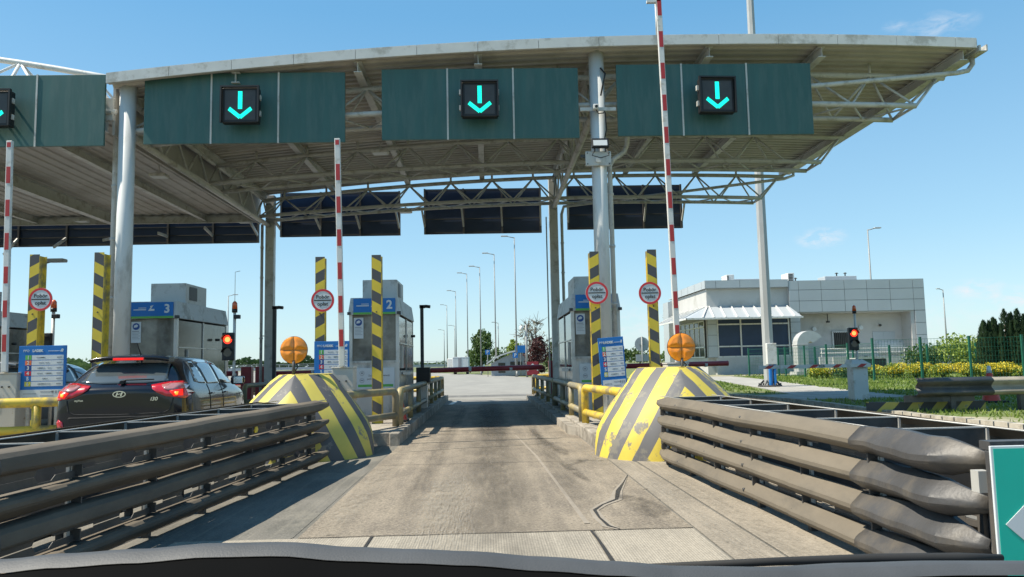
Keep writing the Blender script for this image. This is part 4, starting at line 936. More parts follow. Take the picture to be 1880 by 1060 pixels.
# ================= RED BOOMS AND BLACK POSTS =================
def boom(xh, x0, x1, label):
    t = thing('red_boom_gate', label, 'barrier gate', (xh, 25.9, .19), 'dark red exit booms')
    mb = MB(); mb.box(-.17, .17, -.14, .16, 0, 1.12, bev=.02); mb.build('cabinet', 'boomred', t)
    mb = MB(); mb.tube([(x0-xh, -.20, .87), (x1-xh, -.20, .91)], .085, 14, 0)
    k = 0; x = min(x0, x1)+.15
    while x < max(x0, x1): mb.tube([(x-xh, -.20, .89), (x-xh+.09, -.20, .89)], .088, 14, 1); x += 1.35
    mb.build('boom', ['boomred', 'paper'], t)
boom(2.18, -2.15, 1.78, 'dark red boom closing the far end of the open lane')
boom(2.75, 3.0, 8.0, 'dark red boom seen behind the right bullnose and tall arm')
boom(-7.48, -7.3, -2.9, 'dark red boom behind the left bullnose')
boom(-7.95, -12.5, -8.2, 'dark red boom beyond the black car')
def bpole(x, y, zt_, label):
    t = thing('camera_pole', label, 'camera pole', (x, y, .18), 'black camera poles')
    mb = MB(); mb.box(-.05, .05, -.05, .05, 0, zt_-.2); mb.build('pole', 'darkgrey', t); mb = MB(); mb.box(-.07, .10, -.05, .05, zt_-.28, zt_-.18); mb.tube([(.1, 0, zt_-.22), (.26, -.02, zt_-.24)], .05, 10); mb.build('camera', 'black', t)
bpole(-6.55, 24, 3.15, 'black camera pole between the rear left column and the amber lamp'); bpole(-2.03, 24, 3.10, 'black camera pole right of booth 2')
def terminal(x, y, label):
    t = thing('payment_terminal', label, 'payment terminal', (x, y, .19), 'black payment terminals')
    mb = MB(); mb.box(-.17, .17, 0, .35, .62, 1.0, bev=.015); mb.build('case', 'black', t); mb = MB(); mb.box(-.1, .1, .05, .3, 0, .62); mb.build('pedestal', 'stainless', t)
    mb = MB(); mb.box(.16, .178, .05, .3, .75, .95); mb.build('screen', 'glassd', t)
terminal(-1.62, 19.3, 'black payment terminal on the right side of booth 2'); terminal(-6.4, 17.6, 'black payment terminal beyond the black car roof')
# ================= RED TRAFFIC LIGHTS =================
def tlight(x, y, zb, zl_, label, lit=True, ant=.5, side=1, cam_=True, s=1):
    t = thing('traffic_light', label, 'traffic light', (x, y, zb), 'red traffic lights'); c = zl_-zb
    mb = MB(); mb.tube([(.10*side, .08, 0), (.10*side, .08, c+.55)], .03, 10); mb.build('pole', 'steel', t)
    mb = MB(); mb.box(-.115*s, .115*s, -.02, .10, c-.42*s, c+.14*s, bev=.015); mb.build('housing', 'black', t)
    for z, m in ((c, 'red'), (c-.26*s, 'glassd')):
        mb = MB(); n = 14; mb.mesh([(.1*s*math.cos(math.pi*i/n), yy, z+.1*s*math.sin(math.pi*i/n)) for i in range(n+1) for yy in (-.13, -.02)], [(2*i, 2*i+1, 2*i+3, 2*i+2) for i in range(n)]); mb.build('visor', 'black', t)
    if lit:
        mb = MB(); mb.disc(0, -.03, c, .088*s, 24, 0, .01); mb.build('lens', 'redlight', t); mb = MB(); mb.disc(0, -.036, c, .052*s, 20, 0, .005); mb.build('lens_core', 'redcore', t)
    mb = MB(); mb.disc(0, -.03, c-.26*s, .085*s, 24, 0, .01); mb.build('lens', 'glassd', t)
    mb = MB(); mb.tube([(.10*side, .08, c+.55), (.10*side, .08, c+.62)], .055, 14); be = mb.build('beacon_base', 'black', t)
    mb = MB(); mb.tube([(.10*side, .08, c+.62), (.10*side, .08, c+.74), (.10*side, .08, c+.78)], [.055, .05, .02], 14); mb.build('beacon', 'beacon', t)
    if cam_: mb = MB(); mb.box(.14*side-.04, .14*side+.08, .0, .1, c+.42, c+.5, bev=.01); mb.build('sensor', 'black', t)
    if ant: mb = MB(); mb.tube([(.10*side, .08, c+.78), (.10*side, .08, c+.78+ant), (.10*side+.1, .08, c+.8+ant)], .006, 6); mb.build('antenna', 'steel', t)
tlight(-5.24, 15.8, .19, 1.84, 'lit red traffic light on the pole beside booth 3', ant=.6)
tlight(-8.42, 15.0, .19, 1.86, 'red traffic light half hidden by the far left striped post', lit=False, ant=0)
tlight(10.10, 21.1, .09, 1.88, 'lit red traffic light above the white pillar on the lawn', ant=0, cam_=False, s=1.12)
# ================= RIGHT-HAND GATE PILLAR, MAST, GUARD RAIL =================
t = thing('lawn_barrier_gate', 'white gate pillar with a lowered red and white arm on the lawn edge', 'barrier gate', (9.86, 20.5, .09))
mb = MB(); mb.box(-.20, .20, -.16, .2, 0, .95, bev=.012); mb.build('pillar', 'white', t)
mb = MB(); mb.mesh([(-.23, -.2, .955), (.27, -.2, .955), (.27, .24, .955), (-.23, .24, .955), (-.2, -.1, 1.07), (.1, -.1, 1.07), (.1, .2, 1.07), (-.2, .2, 1.07)], [(0, 1, 2, 3), (4, 7, 6, 5), (0, 4, 5, 1), (1, 5, 6, 2), (2, 6, 7, 3), (3, 7, 4, 0)]); mb.build('cap', 'steel', t)
mb = MB(); mb.box(-2.75, .24, -.27, -.21, .87, .96, 0)
for i, x in enumerate((-2.62, -2.02, -1.42, -.80, -.14)): mb.prism([(x, .872), (x+.16, .872), (x+.28, .958), (x+.12, .958)] if i % 2 == 0 or True else [], -.274, -.2715, 1)
mb.build('arm', ['white', 'red'], t)
text('TCA', .09, 'ink', 'lettering', t, (-1.08, -.275, .915), bold=.002)
t = thing('lighting_mast', 'tall grey lighting mast standing on the lawn edge', 'mast', (11.45, 31.4, .09))
mb = MB(); mb.tube([(0, 0, .0), (0, 0, 24)], [.235, .12], 8); o = mb.build('mast', 'mast', t)
for p_ in o.data.polygons: p_.use_smooth = False
mb = MB(); mb.box(-.2, .2, -.42, -.24, .9, 1.75, bev=.02); mb.build('switch_box', 'white', t)
mb = MB(); mb.box(-.13, -.02, -.40, -.25, .0, .9, bev=.03); mb.box(.05, .15, -.40, -.25, 0, .9, bev=.03); mb.build('blue_conduit', 'blue', t)
mb = MB(); mb.tube([(0, 0, 0), (0, 0, .06)], .48, 12)
for i in range(8): a = math.pi*i/4; mb.beam((.24*math.cos(a), .24*math.sin(a), .25), (.44*math.cos(a), .44*math.sin(a), .05), .03, .06); mb.tube([(.42*math.cos(a+.3), .42*math.sin(a+.3), .06), (.42*math.cos(a+.3), .42*math.sin(a+.3), .14)], .03, 6)
mb.build('base_flange', 'darkgrey', t)
t = thing('side_guard_rail', 'long dusty guard rail on the lawn at the right edge', 'guard rail', (8.7, 15.6, .09), rz=R(0))
prof = [(a*1.1, c*1.18) for a, c in [(0, .155), (.02, .15), (.08, .11), (.085, .08), (.02, .03), (.0, .0), (.02, -.03), (.085, -.08), (.08, -.11), (.02, -.15), (0, -.155)]]
mb = MB(); xs_ = [0, .35, .9, 1.5, 1.52, 3, 5, 7]
mb.mesh([(x, -p_[0]+(.03 if x < .1 else 0), .50+p_[1]) for x in xs_ for p_ in prof], [(i*11+j, i*11+j+1, (i+1)*11+j+1, (i+1)*11+j) for i in range(7) for j in range(10)], 0, True)
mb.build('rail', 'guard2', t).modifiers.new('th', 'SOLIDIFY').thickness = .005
mb = MB(); mb.box(-.02, 1.85, -.02, .01, .345, .36); mb.mesh([(x, -p_[0]*1.08-.004, .50+p_[1]*1.05) for x in (-.03, .5, 1.55) for p_ in prof], [(i*11+j, i*11+j+1, (i+1)*11+j+1, (i+1)*11+j) for i in range(2) for j in range(10)], 0, True); mb.build('end_sleeve', 'guardend', t).modifiers.new('th', 'SOLIDIFY').thickness = .005
mb = MB(); mb.box(-.25, 1.2, .02, .06, .20, .34); mb.build('lower_plate', 'guarddark', t)
for x in (.75, 2.2, 4.2, 6.2): mb = MB(); mb.box(x-.05, x+.05, .01, .13, 0, .62); mb.build('post', 'guarddark', t)
t = thing('hazard_base', 'low yellow and black striped base under the end of the lawn guard rail', 'hazard base', (9.35, 15.9, .085))
mb = MB(); mb.box(-.95, .95, 0, .10, 0, .20); mb.prism([(-.95, .1), (-.95, 0), (-1.4, .25), (-1.4, .35)], 0, .2, axis='z'); mb.build('base', 'haz2', t)
def tcone(x, y, z, label, s=1):
    t = thing('traffic_cone', label, 'traffic cone', (x, y, z), 'red and white traffic cones')
    mb = MB(); mb.box(-.15*s, .15*s, -.15*s, .15*s, 0, .03*s, bev=.008); mb.build('base', 'rubber', t)
    mb = MB(); z_ = [.03, .16, .28, .40, .50]; rr = [.115, .085, .06, .038, .02]
    for i in range(4): mb.tube([(0, 0, z_[i]*s), (0, 0, z_[i+1]*s)], [rr[i]*s, rr[i+1]*s], 16, (0, 1, 0, 0)[i] if False else (i % 2), cap=(i == 3))
    mb.build('body', ['cone', 'paper'], t)
tcone(-1.66, 14.9, .2, 'small traffic cone on the kerb in front of booth 2', .9); tcone(2.75, 13.2, .2, 'small traffic cone behind the yellow railing at the right bullnose', .8)
tcone(12.0, 18.3, .08, 'traffic cone behind the lawn guard rail', 1.75)
# ================= CARS =================
def hatchback(loc, paint, label, detail=True, rz=0, lit=True):
    t = thing('parked_car' if False else 'car', label, 'car', loc, rz=rz)
    # stations: y, half width low, half width shoulder, z bottom, z shoulder, z belt, half width roof, z roof
    ST = [(.00, .70, .74, .30, .80, .93, .66, .98), (.05, .82, .835, .24, .86, 1.00, .66, 1.045), (.16, .86, .87, .22, .90, 1.03, .655, 1.09), (.36, .885, .89, .21, .92, 1.04, .60, 1.27), (.54, .89, .892, .20, .92, 1.03, .565, 1.405), (.85, .89, .892, .20, .91, 1.01, .57, 1.455),
          (1.5, .89, .892, .20, .90, .99, .59, 1.485), (2.2, .89, .892, .20, .89, .975, .60, 1.48), (2.75, .89, .89, .20, .88, .96, .575, 1.415), (3.2, .89, .885, .20, .88, .945, .66, 1.12), (3.5, .885, .875, .20, .86, .93, .69, .985), (4.0, .84, .83, .22, .78, .84, .62, .87), (4.28, .66, .66, .30, .62, .68, .5, .70)]
    vs, fs = [], []
    for y, wl, ws, zb, zs, zbt, wr, zr in ST:
        h = [(wl*.55, zb-.02), (wl*.97, zb), (ws+.008, zb+.18), (ws+.012, (zb+zs)/2+.03), (ws, zs), (ws-.045, zbt), ((ws-.045)*.35+wr*.65+.02, zbt*.35+zr*.65-.005), (wr, zr-.035), (wr*.72, zr+.0), (wr*.3, zr+.015)]
        vs += [(x, y, z) for x, z in h]+[(-x, y, z) for x, z in reversed(h)]
    n = 20
    for i in range(len(ST)-1):
        for j in range(n): fs.append((i*n+j, i*n+(j+1) % n, (i+1)*n+(j+1) % n, (i+1)*n+j))
    def cap(o, flip):
        for j in range(n//2-1): 
            q = (o+j, o+j+1, o+n-2-j, o+n-1-j); fs.append(q if flip else q[::-1])
    cap(0, False); cap((len(ST)-1)*n, True)
    mb = MB(); mb.mesh(vs, fs, 0, True); o = mb.build('body', paint, t)
    o.data.transform(Matrix.Diagonal((1, 1, .985, 1))); sub = o.modifiers.new('s', 'SUBSURF'); sub.levels = 2; sub.render_levels = 2
    bpy.context.view_layer.update(); dg = bpy.context.evaluated_depsgraph_get()
    me = bpy.data.meshes.new_from_object(o.evaluated_get(dg)); o.modifiers.clear(); o.data = me; me.name = 'body'
    for p_ in me.polygons: p_.use_smooth = True
    bvh = BVHTree.FromPolygons([v.co for v in me.vertices], [p_.vertices[:] for p_ in me.polygons])
    def decal(pts, axis, name, m, off=.006, res=.05, parent=None, fill=True, dist=True):
        """surface patch following the body: pts in (x,z) for axis y, (y,z) for axis +x/-x"""
        k = len(pts); cd = []
        for i in range(k):
            a, c = Vector(pts[i]), Vector(pts[(i+1) % k]); s = max(1, int((c-a).length/res))
            for q in range(s): cd.append(a+(c-a)*q/s)
        nb = len(cd); xs_ = [p_[0] for p_ in pts]; zs_ = [p_[1] for p_ in pts]; x = min(xs_)+res/2
        def inside(px, pz):
            r_ = False
            for i in range(k):
                (x0, z0), (x1, z1) = pts[i], pts[(i+1) % k]
                if (z0 > pz) != (z1 > pz) and px < (x1-x0)*(pz-z0)/(z1-z0)+x0: r_ = not r_
            return r_
        while x < max(xs_):
            z = min(zs_)+res/2
            while z < max(zs_):
                if inside(x, z) and all((Vector((x, z))-c).length > res*.4 for c in cd[:nb]): cd.append(Vector((x, z)))
                z += res
            x += res
        r_ = delaunay_2d_cdt(cd, [(i, (i+1) % nb) for i in range(nb)], [list(range(nb))], 1, 1e-5)
        out = []
        for v in r_[0]:
            if axis == 'y': hit, nn, *_ = bvh.ray_cast(Vector((v[0], -2, v[1])), Vector((0, 1, 0)))
            elif axis == 'x': hit, nn, *_ = bvh.ray_cast(Vector((3, v[0], v[1])), Vector((-1, 0, 0)))
            else: hit, nn, *_ = bvh.ray_cast(Vector((-3, v[0], v[1])), Vector((1, 0, 0)))
            if hit is None: hit, nn, *_ = bvh.find_nearest(Vector((v[0], 0, v[1]) if axis == 'y' else ((.8 if axis == 'x' else -.8), v[0], v[1])))
            out.append(hit+nn*off)
        mb = MB(); mb.mesh(out, [tuple(f) for f in r_[2]], 0, True); q = mb.build(name, m, parent or t)
        sd = q.modifiers.new('th', 'SOLIDIFY'); sd.thickness = .006; sd.offset = 0
        return q
    mx = lambda pts: [(-a, c) for a, c in pts]
    decal([(-.60, 1.10), (-.56, 1.14), (-.50, 1.37), (-.3, 1.395), (.3, 1.395), (.50, 1.37), (.56, 1.14), (.60, 1.10), (.3, 1.075), (-.3, 1.075)], 'y', 'rear_window', 'carglass', .004, .06)
    for ax in ('x', '-x'):
        decal([(.70, 1.08), (.98, 1.045), (1.26, 1.035), (1.20, 1.37), (.98, 1.37)], ax, 'side_window', 'carglass', .004, .07)
        decal([(1.32, 1.03), (2.02, 1.02), (1.98, 1.40), (1.5, 1.41), (1.27, 1.39)], ax, 'side_window', 'carglass', .004, .07)
        decal([(2.10, 1.02), (3.02, 1.0), (2.62, 1.33), (2.06, 1.395)], ax, 'side_window', 'carglass', .004, .07)
        decal([(1.26, 1.02), (1.29, 1.02), (1.28, .55), (1.25, .45)], ax, 'door_seam', 'rubber', .002, .05); decal([(2.06, 1.01), (2.075, 1.01), (2.075, .35), (2.06, .35)], ax, 'door_seam', 'rubber', .002, .05)
        sg_ = 1 if ax == 'x' else -1
        mb = MB(); mb.box(min(sg_*.885, sg_*.915), max(sg_*.885, sg_*.915), 2.15, 2.32, .86, .885, bev=.008); mb.box(min(sg_*.885, sg_*.915), max(sg_*.885, sg_*.915), 1.30, 1.46, .87, .895, bev=.008); mb.build('door_handle', paint, t)
        mb = MB(); mb.box(min(sg_*.86, sg_*1.09), max(sg_*.86, sg_*1.09), 2.66, 2.78, .98, 1.13, bev=.04); mi = mb.build('wing_mirror', paint, t)
        mb = MB(); mb.box(min(sg_*.92, sg_*1.07), max(sg_*.92, sg_*1.07), 2.652, 2.658, 1.0, 1.115, bev=.002); mb.build('mirror_glass', 'chrome', mi)
        for yy in (.78, 3.38):
            mb = MB(); mb.tube([(sg_*.68, yy, .315), (sg_*.885, yy, .315)], .315, 28); w_ = mb.build('wheel', 'rubber', t)
            mb = MB(); mb.tube([(sg_*.87, yy, .315), (sg_*.892, yy, .315)], .20, 20); mb.build('rim', 'chrome', w_)
    # spoiler with the high brake lamp
    mb = MB(); rows = []
    for i in range(13):
        x = -.54+1.08*i/12; c = 1-.16*(abs(x)/.54)**3; z = 1.40+.045*c-.03*(abs(x)/.54)**4
        rows.append([(x, .62, z+.045*c), (x, .36-.03*(c-.84)*6, z+.02), (x, .335-.03*(c-.84)*6, z-.005), (x, .37, z-.035), (x, .6, z-.03)])
    mb.mesh([v for r_ in rows for v in r_], [(i*5+j, i*5+(j+1) % 5, (i+1)*5+(j+1) % 5, (i+1)*5+j) for i in range(12) for j in range(5)], 0, True); mb.mesh(rows[0], [(0, 1, 2, 3, 4)]); mb.mesh(rows[-1], [(4, 3, 2, 1, 0)])
    sp = mb.build('spoiler', paint, t)
    if not detail: return t
    mb = MB()
    for i in range(18): a = -.20+i*.0225; mb.box(a, a+.018, .285, .34, 1.405, 1.432)
    mb.build('brake_lamp', 'brake', sp); mb = MB(); mb.box(-.215, .215, .30, .35, 1.398, 1.44, bev=.006); mb.build('brake_lamp_housing', 'taillens', sp)
    TL = [(.40, 1.035), (.60, 1.075), (.80, 1.085), (.885, 1.065), (.90, .99), (.87, .90), (.84, .85), (.74, .87), (.62, .89), (.50, .94), (.43, .985)]
    IN = [(.53, 1.03), (.62, 1.052), (.80, 1.055), (.81, .985), (.68, .965), (.585, .975)]
    for f in (lambda q: q, mx):
        l = decal(f(TL), 'y', 'tail_lamp', 'taillens', .016, .05)
        decal(f(IN), 'y', 'clear_lens', 'clearlens', .021, .05, l)
        decal(f([(.66, .96), (.80, .975), (.815, .89), (.72, .885)]), 'y', 'lit_lens', 'brake', .024, .05, l)
        decal(f([(.72, .94), (.765, .945), (.765, .905), (.735, .905)]), 'y', 'lit_core', 'brakehot', .03, .03, l)
        decal(f([(.72, .46), (.80, .47), (.825, .56), (.80, .60), (.74, .56)]), 'y', 'reflector', 'taillens', .006, .04)
    # hatch seam, bumper crease, plate recess, wiper, antenna, emblem, letters
    decal([(-.70, .86), (-.68, .70), (-.60, .655), (0, .64), (.60, .655), (.68, .70), (.72, .86), (.705, .86), (.665, .71), (.59, .67), (0, .655), (-.59, .67), (-.665, .71), (-.685, .86)], 'y', 'hatch_seam', 'rubber', .003, .04)
    decal([(-.66, .625), (.66, .625), (.68, .60), (-.68, .60)], 'y', 'bumper_crease', 'rubber', .003, .05)
    decal([(.56, .86), (.575, .86), (.52, .72), (.47, .68), (.46, .685), (.505, .725)], 'y', 'chrome_scratch', 'chrome', .004, .03) if False else None
    mb = MB(); mb.tube([(.0, .13, 1.10), (.05, .10, 1.125), (.42, .115, 1.125)], [.018, .012, .008], 8); mb.tube([(.0, .06, 1.09), (.0, .16, 1.10)], .028, 10); mb.build('rear_wiper', 'rubber', t)
    mb = MB(); mb.tube([(.0, .80, 1.46), (0, .80, 1.50)], .022, 10); mb.tube([(0, .80, 1.49), (-.0, .62, 1.66)], [.009, .004], 6); mb.build('antenna', 'rubber', t)
    # oval emblem with a slanted H
    hit = bvh.ray_cast(Vector((0, -2, .93)), Vector((0, 1, 0)))[0]; ey = hit.y-.012
    mb = MB(); n_ = 32; rg = lambda a, c, y: [(a*math.cos(2*math.pi*i/n_), y, .93+c*math.sin(2*math.pi*i/n_)) for i in range(n_)]
    A, B_ = rg(.088, .046, ey), rg(.075, .034, ey); mb.mesh(A+B_, [(i, (i+1) % n_, n_+(i+1) % n_, n_+i) for i in range(n_)]); A2 = rg(.088, .046, ey+.02); mb.mesh(A+A2, [(i, (i+1) % n_, n_+(i+1) % n_, n_+i) for i in range(n_)])
    mb.prism([(-.048, .905), (-.030, .903), (-.012, .955), (-.030, .956)], ey-.002, ey+.008); mb.prism([(.012, .904), (.032, .905), (.050, .956), (.030, .957)], ey-.002, ey+.008); mb.prism([(-.025, .922), (.022, .930), (.026, .942), (-.020, .934)], ey-.002, ey+.008)
    mb.build('emblem', 'chrome', t)
    h2 = bvh.ray_cast(Vector((.50, -2, .855)), Vector((0, 1, 0)))[0]; h3 = bvh.ray_cast(Vector((-.55, -2, .85)), Vector((0, 1, 0)))[0]
    text('i30', .072, 'chrome', 'model_lettering', t, (.46, h2.y-.012, .855), bold=.0015, shear=.2, ext=.003, sx=1.1)
    text('myVon', .04, 'chrome', 'trim_lettering', t, (-.53, h3.y-.012, .852), bold=.001, ext=.003, rz=0)
    mb = MB(); mb.box(-.26, .26, -.012, .0, .33, .44, bev=.003); mb.build('number_plate', 'paper', t)
    return t
hatchback((-5.13, 11.0, 0), 'carpaint', 'black hatchback with lit brake lights queueing beside the left barrier', rz=R(5))
hatchback((-9.45, 14.6, 0), 'greypaint', 'grey car at the left edge, seen behind the blue price board', False)
# ================= BUILDING =================
bl = thing('service_building', 'pale panel clad service building with glass bay and awning', 'building', (16.2, 56.6, .05))
mb = MB()
mb.box(.12, 6.6, .35, 11.8, 0, 6.4); mb.box(6.6, 16.3, 1.45, 11.8, 0, 6.5); mb.box(6.25, 6.95, .06, 1.45, 0, 6.5); mb.box(15.35, 16.38, .06, 1.45, 0, 6.5); mb.box(6.955, 15.345, .06, 1.44, 4.45, 6.5)
mb.build('wall', 'concw', bl)
mb = MB(); mb.box(.6, 6.22, .02, .346, 0, 1.3); mb.box(.02, .116, .35, 9.8, 0, 1.3); mb.build('plinth', 'concw', bl)
def clad(xs_, zs_, y, name='cladding', yd=.02):
    mb = MB(); mb.box(xs_[0], xs_[-1], y+.002, y+yd+.03, zs_[0], zs_[-1], 1)
    for a, c in zip(xs_, xs_[1:]):
        for d, e in zip(zs_, zs_[1:]): mb.box(a+.015, c-.015, y-.028, y+.0015, d+.015, e-.015, 0)
    return mb.build(name, ['cladding', 'seam'], bl)
clad([6.2, 6.95, 8.65, 10.4, 12.1, 13.85, 15.6, 16.42], [4.52, 5.36, 6.18, 6.88], 0)
clad([15.62, 16.42], [0, .9, 1.8, 2.7, 3.6, 4.51], 0); clad([6.2, 6.96], [1.3, 2.2, 3.0, 3.8, 4.51], 0)
clad([-.05, .75, 2.55, 4.4, 6.19], [6.42, 7.0], -.02, 'parapet')
mb = MB(); mb.box(-.06, -.02, .0, 9.8, 6.42, 7.0); mb.box(-.06, 6.2, .0, .3, 6.40, 6.417)
for i in range(5): mb.box(-.065, -.055, i*2+.9, i*2+.93, 6.42, 7.0, 1)
mb.build('parapet', ['cladding', 'seam'], bl)
mb = MB(); mb.box(16.421, 16.45, 0, 11.8, 0, 6.88); mb.box(-.05, 16.42, .05, 11.8, 6.51, 6.58); mb.build('roof', 'cladding', bl)
mb = MB(); mb.box(-.55, .11, 9.8, 11.8, 0, 6.2); mb.build('wall', 'cladding', bl)
clad([.0, .70], [1.3, 2.15, 2.95, 3.75, 4.2], .0)
def window(x0, x1, z0, z1, vb, hb, y=.08, name='window'):
    mb = MB(); mb.box(x0, x1, y+.05, y+.07, z0, z1); w_ = mb.build('window_glass', 'navy' if name == 'window' else 'glassd', bl)
    mb = MB(); f = .10
    for a in [x0]+vb+[x1-f]: mb.box(a, a+f, y-.03, y+.049, z0, z1)
    for z in [z0]+hb+[z1-f]: mb.box(x0, x1, y-.036, y+.045, z, z+f)
    mb.build('window_frame', 'white', bl)
window(.72, 6.15, 1.30, 4.18, [2.45, 4.3], [2.05, 3.68])
window(9.9, 11.75, 1.7, 3.1, [], [], 1.36, 'small')
mb = MB(); [mb.box(10.0+i*.14, 10.04+i*.14, 1.30, 1.33, 1.75, 3.05) for i in range(12)]; mb.build('window_grille', 'darkgrey', bl)
mb = MB(); mb.box(-.02, .0, .75, 9.0, 1.3, 4.1); mb.build('window_glass', 'glassd', bl)
mb = MB()
for y in (.75, 2.2, 3.6, 5.0, 6.4, 7.8, 8.95): mb.box(-.06, -.021, y, y+.1, 1.3, 4.1)
for z in (1.3, 2.05, 3.55, 4.0): mb.box(-.066, -.022, .75, 9.05, z, z+.09)
mb.build('window_frame', 'white', bl)
mb = MB(); aw = [(-2.1, -2.2, 4.08), (6.25, -2.2, 4.08), (6.25, .33, 5.05), (.1, .33, 5.05)]
mb.face(aw); mb.face([(-2.1, -2.2, 4.08), (.1, .33, 5.05), (.1, 9, 5.05), (-2.1, 9.0, 4.08)]); aw_ = mb.build('awning', 'cladding', bl); aw_.modifiers.new('t', 'SOLIDIFY').thickness = .04
mb = MB()
for i in range(9): x = -.6+i*.83; xt_ = max(x*.92+.15, .1+.0); mb.beam((x-.35, -2.22, 4.13), (x+.05 if x > .2 else .14, .31, 5.1), .09, .09)
for i in range(6): mb.beam((-2.12, i*1.6-.6, 4.13), (.08, i*1.6+.9, 5.1), .07, .08)
mb.box(-2.15, 6.28, -2.26, -2.2, 4.0, 4.12); mb.box(-2.16, -2.1, -2.26, 9, 4.0, 4.12); mb.build('awning_ribs', 'white', aw_)
mb = MB(); mb.box(13.05, 14.75, 1.40, 1.44, .2, 3.0); mb.box(13.9, 13.93, 1.385, 1.4, .2, 3.0, 0); mb.build('door', 'cladding', bl)
mb = MB(); mb.tube([(8.55, 1.30, 3.3), (8.55, 1.44, 3.3)], .16, 14); mb.tube([(12.15, 1.30, 3.35), (12.15, 1.44, 3.35)], .16, 14); mb.build('wall_lamp', 'paper', bl)
mb = MB(); mb.tube([(9.5, 1.1, 4.44), (9.5, 1.1, 3.9)], .03, 6); mb.box(9.42, 9.58, .9, 1.2, 3.75, 3.9); mb.tube([(13.6, 1.35, 3.5), (13.6, 1.2, 3.5)], .09, 8); mb.box(12.3, 12.5, 1.3, 1.44, .9, 1.2); mb.build('wall_camera', 'darkgrey', bl)
mb = MB(); mb.box(7.5, 16.4, -3.9, -3.75, 0, 1.15); mb.box(7.6, 16.3, -3.7, .0, 0, .5); mb.prism([(7.3, 1.2), (9.2, 1.2), (12.0, .4), (12.0, 0), (7.3, 0)], -2.2, -2.05); mb.build('ramp_wall', 'concw', bl)
mb = MB()
for z in (1.75, 1.45): mb.tube([(7.4, -2.1, z), (9.4, -2.1, z), (16.2, -3.8, z-.05 if z > 1.5 else z)], .03, 6)
for x in (7.5, 9.3, 11, 13, 15): mb.tube([(x, -2.1 if x < 9.4 else -2.1-(x-9.4)*.25, .6), (x, -2.1 if x < 9.4 else -2.1-(x-9.4)*.25, 1.75)], .025, 6)
mb.build('handrail', 'steel', bl)
for x0, x1, y, z0, z1, m in ((2.55, 3.15, 3, 6.6, 7.75, 'white'), (3.7, 6.0, 5, 6.6, 7.6, 'cladding'), (7.2, 7.7, 2.5, 6.6, 7.75, 'white'), (8.4, 10.3, 5, 6.6, 7.35, 'cladding'), (11, 13.6, 4.5, 6.6, 7.65, 'cladding')):
    mb = MB(); mb.box(x0, x1, y, y+1.4, z0, z1, bev=.03); u = mb.build('roof_unit', m, bl)
    if x1-x0 < 1: mb = MB(); [mb.box(x0+.04, x0+.16+.22*(x0 > 5), y-.02, y-.002, z0+.1+.11*i, z0+.17+.11*i) for i in range(9)]; mb.build('louvre', 'darkgrey', u)
mb = MB()
for x, y, z in ((9.0, 5.5, 7.35), (12.2, 5, 7.65), (12.9, 5, 7.65)): mb.tube([(x, y, z-.02), (x, y, z+.25)], .05, 8); mb.tube([(x, y, z+.25), (x, y, z+.33)], [.16, .06], 10)
mb.build('roof_vent', 'darkgrey', bl)
# curved ventilation duct in front of the building
t = thing('ventilation_duct', 'pale gooseneck ventilation duct in front of the service building', 'duct', (20.35, 49.8, .08))
mb = MB(); pts = [(-.42, z) for z in (0, 2.0)]+[(.45-.87*math.cos(a), 2.0+.87*math.sin(a)) for a in [math.pi*i/12 for i in range(1, 11)]]
inn = [(.28, 0), (.28, 2.0)]+[(.45-.17*math.cos(a), 2.0+.17*math.sin(a)) for a in [math.pi*i/12 for i in range(1, 11)]]
vs = [(x, y, z) for q in (pts, inn) for x, z in q for y in (-.4, .4)]; k = len(pts)
mb.mesh(vs, [(2*i, 2*i+1, 2*i+3, 2*i+2) for i in range(k-1)]+[(2*k+2*i, 2*k+2*i+2, 2*k+2*i+3, 2*k+2*i+1) for i in range(k-1)]+[(2*i, 2*i+2, 2*k+2*i+2, 2*k+2*i) for i in range(k-1)]+[(2*i+1, 2*k+2*i+1, 2*k+2*i+3, 2*i+3) for i in range(k-1)])
mb.build('duct', 'duct', t); mb = MB(); mb.box(-.62, .55, -.6, .6, 0, .25); mb.box(-.45, .31, -.43, .43, 1.95, 2.0); mb.box(-.6, .9, -.65, -.45, .9, 1.0) if False else None; mb.build('base', 'concw', t)
t = thing('utility_cabinet', 'dark utility cabinet beside the duct behind the fence', 'cabinet', (22.3, 45.0, .08)); mb = MB(); mb.box(-.9, .9, -.4, .4, 0, 1.0, bev=.03); mb.build('case', 'darkgrey', t); mb = MB(); mb.box(-.95, .95, -.45, .45, 1.0, 1.06); mb.build('lid', 'steel', t)
t = thing('storage_tank', 'pale horizontal tank beyond the fence near the shrubs', 'tank', (31.0, 58.5, .05)); mb = MB(); mb.tube([(-1.5, 0, 1.75), (-1.35, 0, 1.75), (1.35, 0, 1.75), (1.5, 0, 1.75)], [.55, .75, .75, .55], 20); mb.build('tank', 'white', t); mb = MB(); mb.box(-1.3, 1.3, -.5, .5, 0, 1.1); mb.build('stand', 'tank', t)

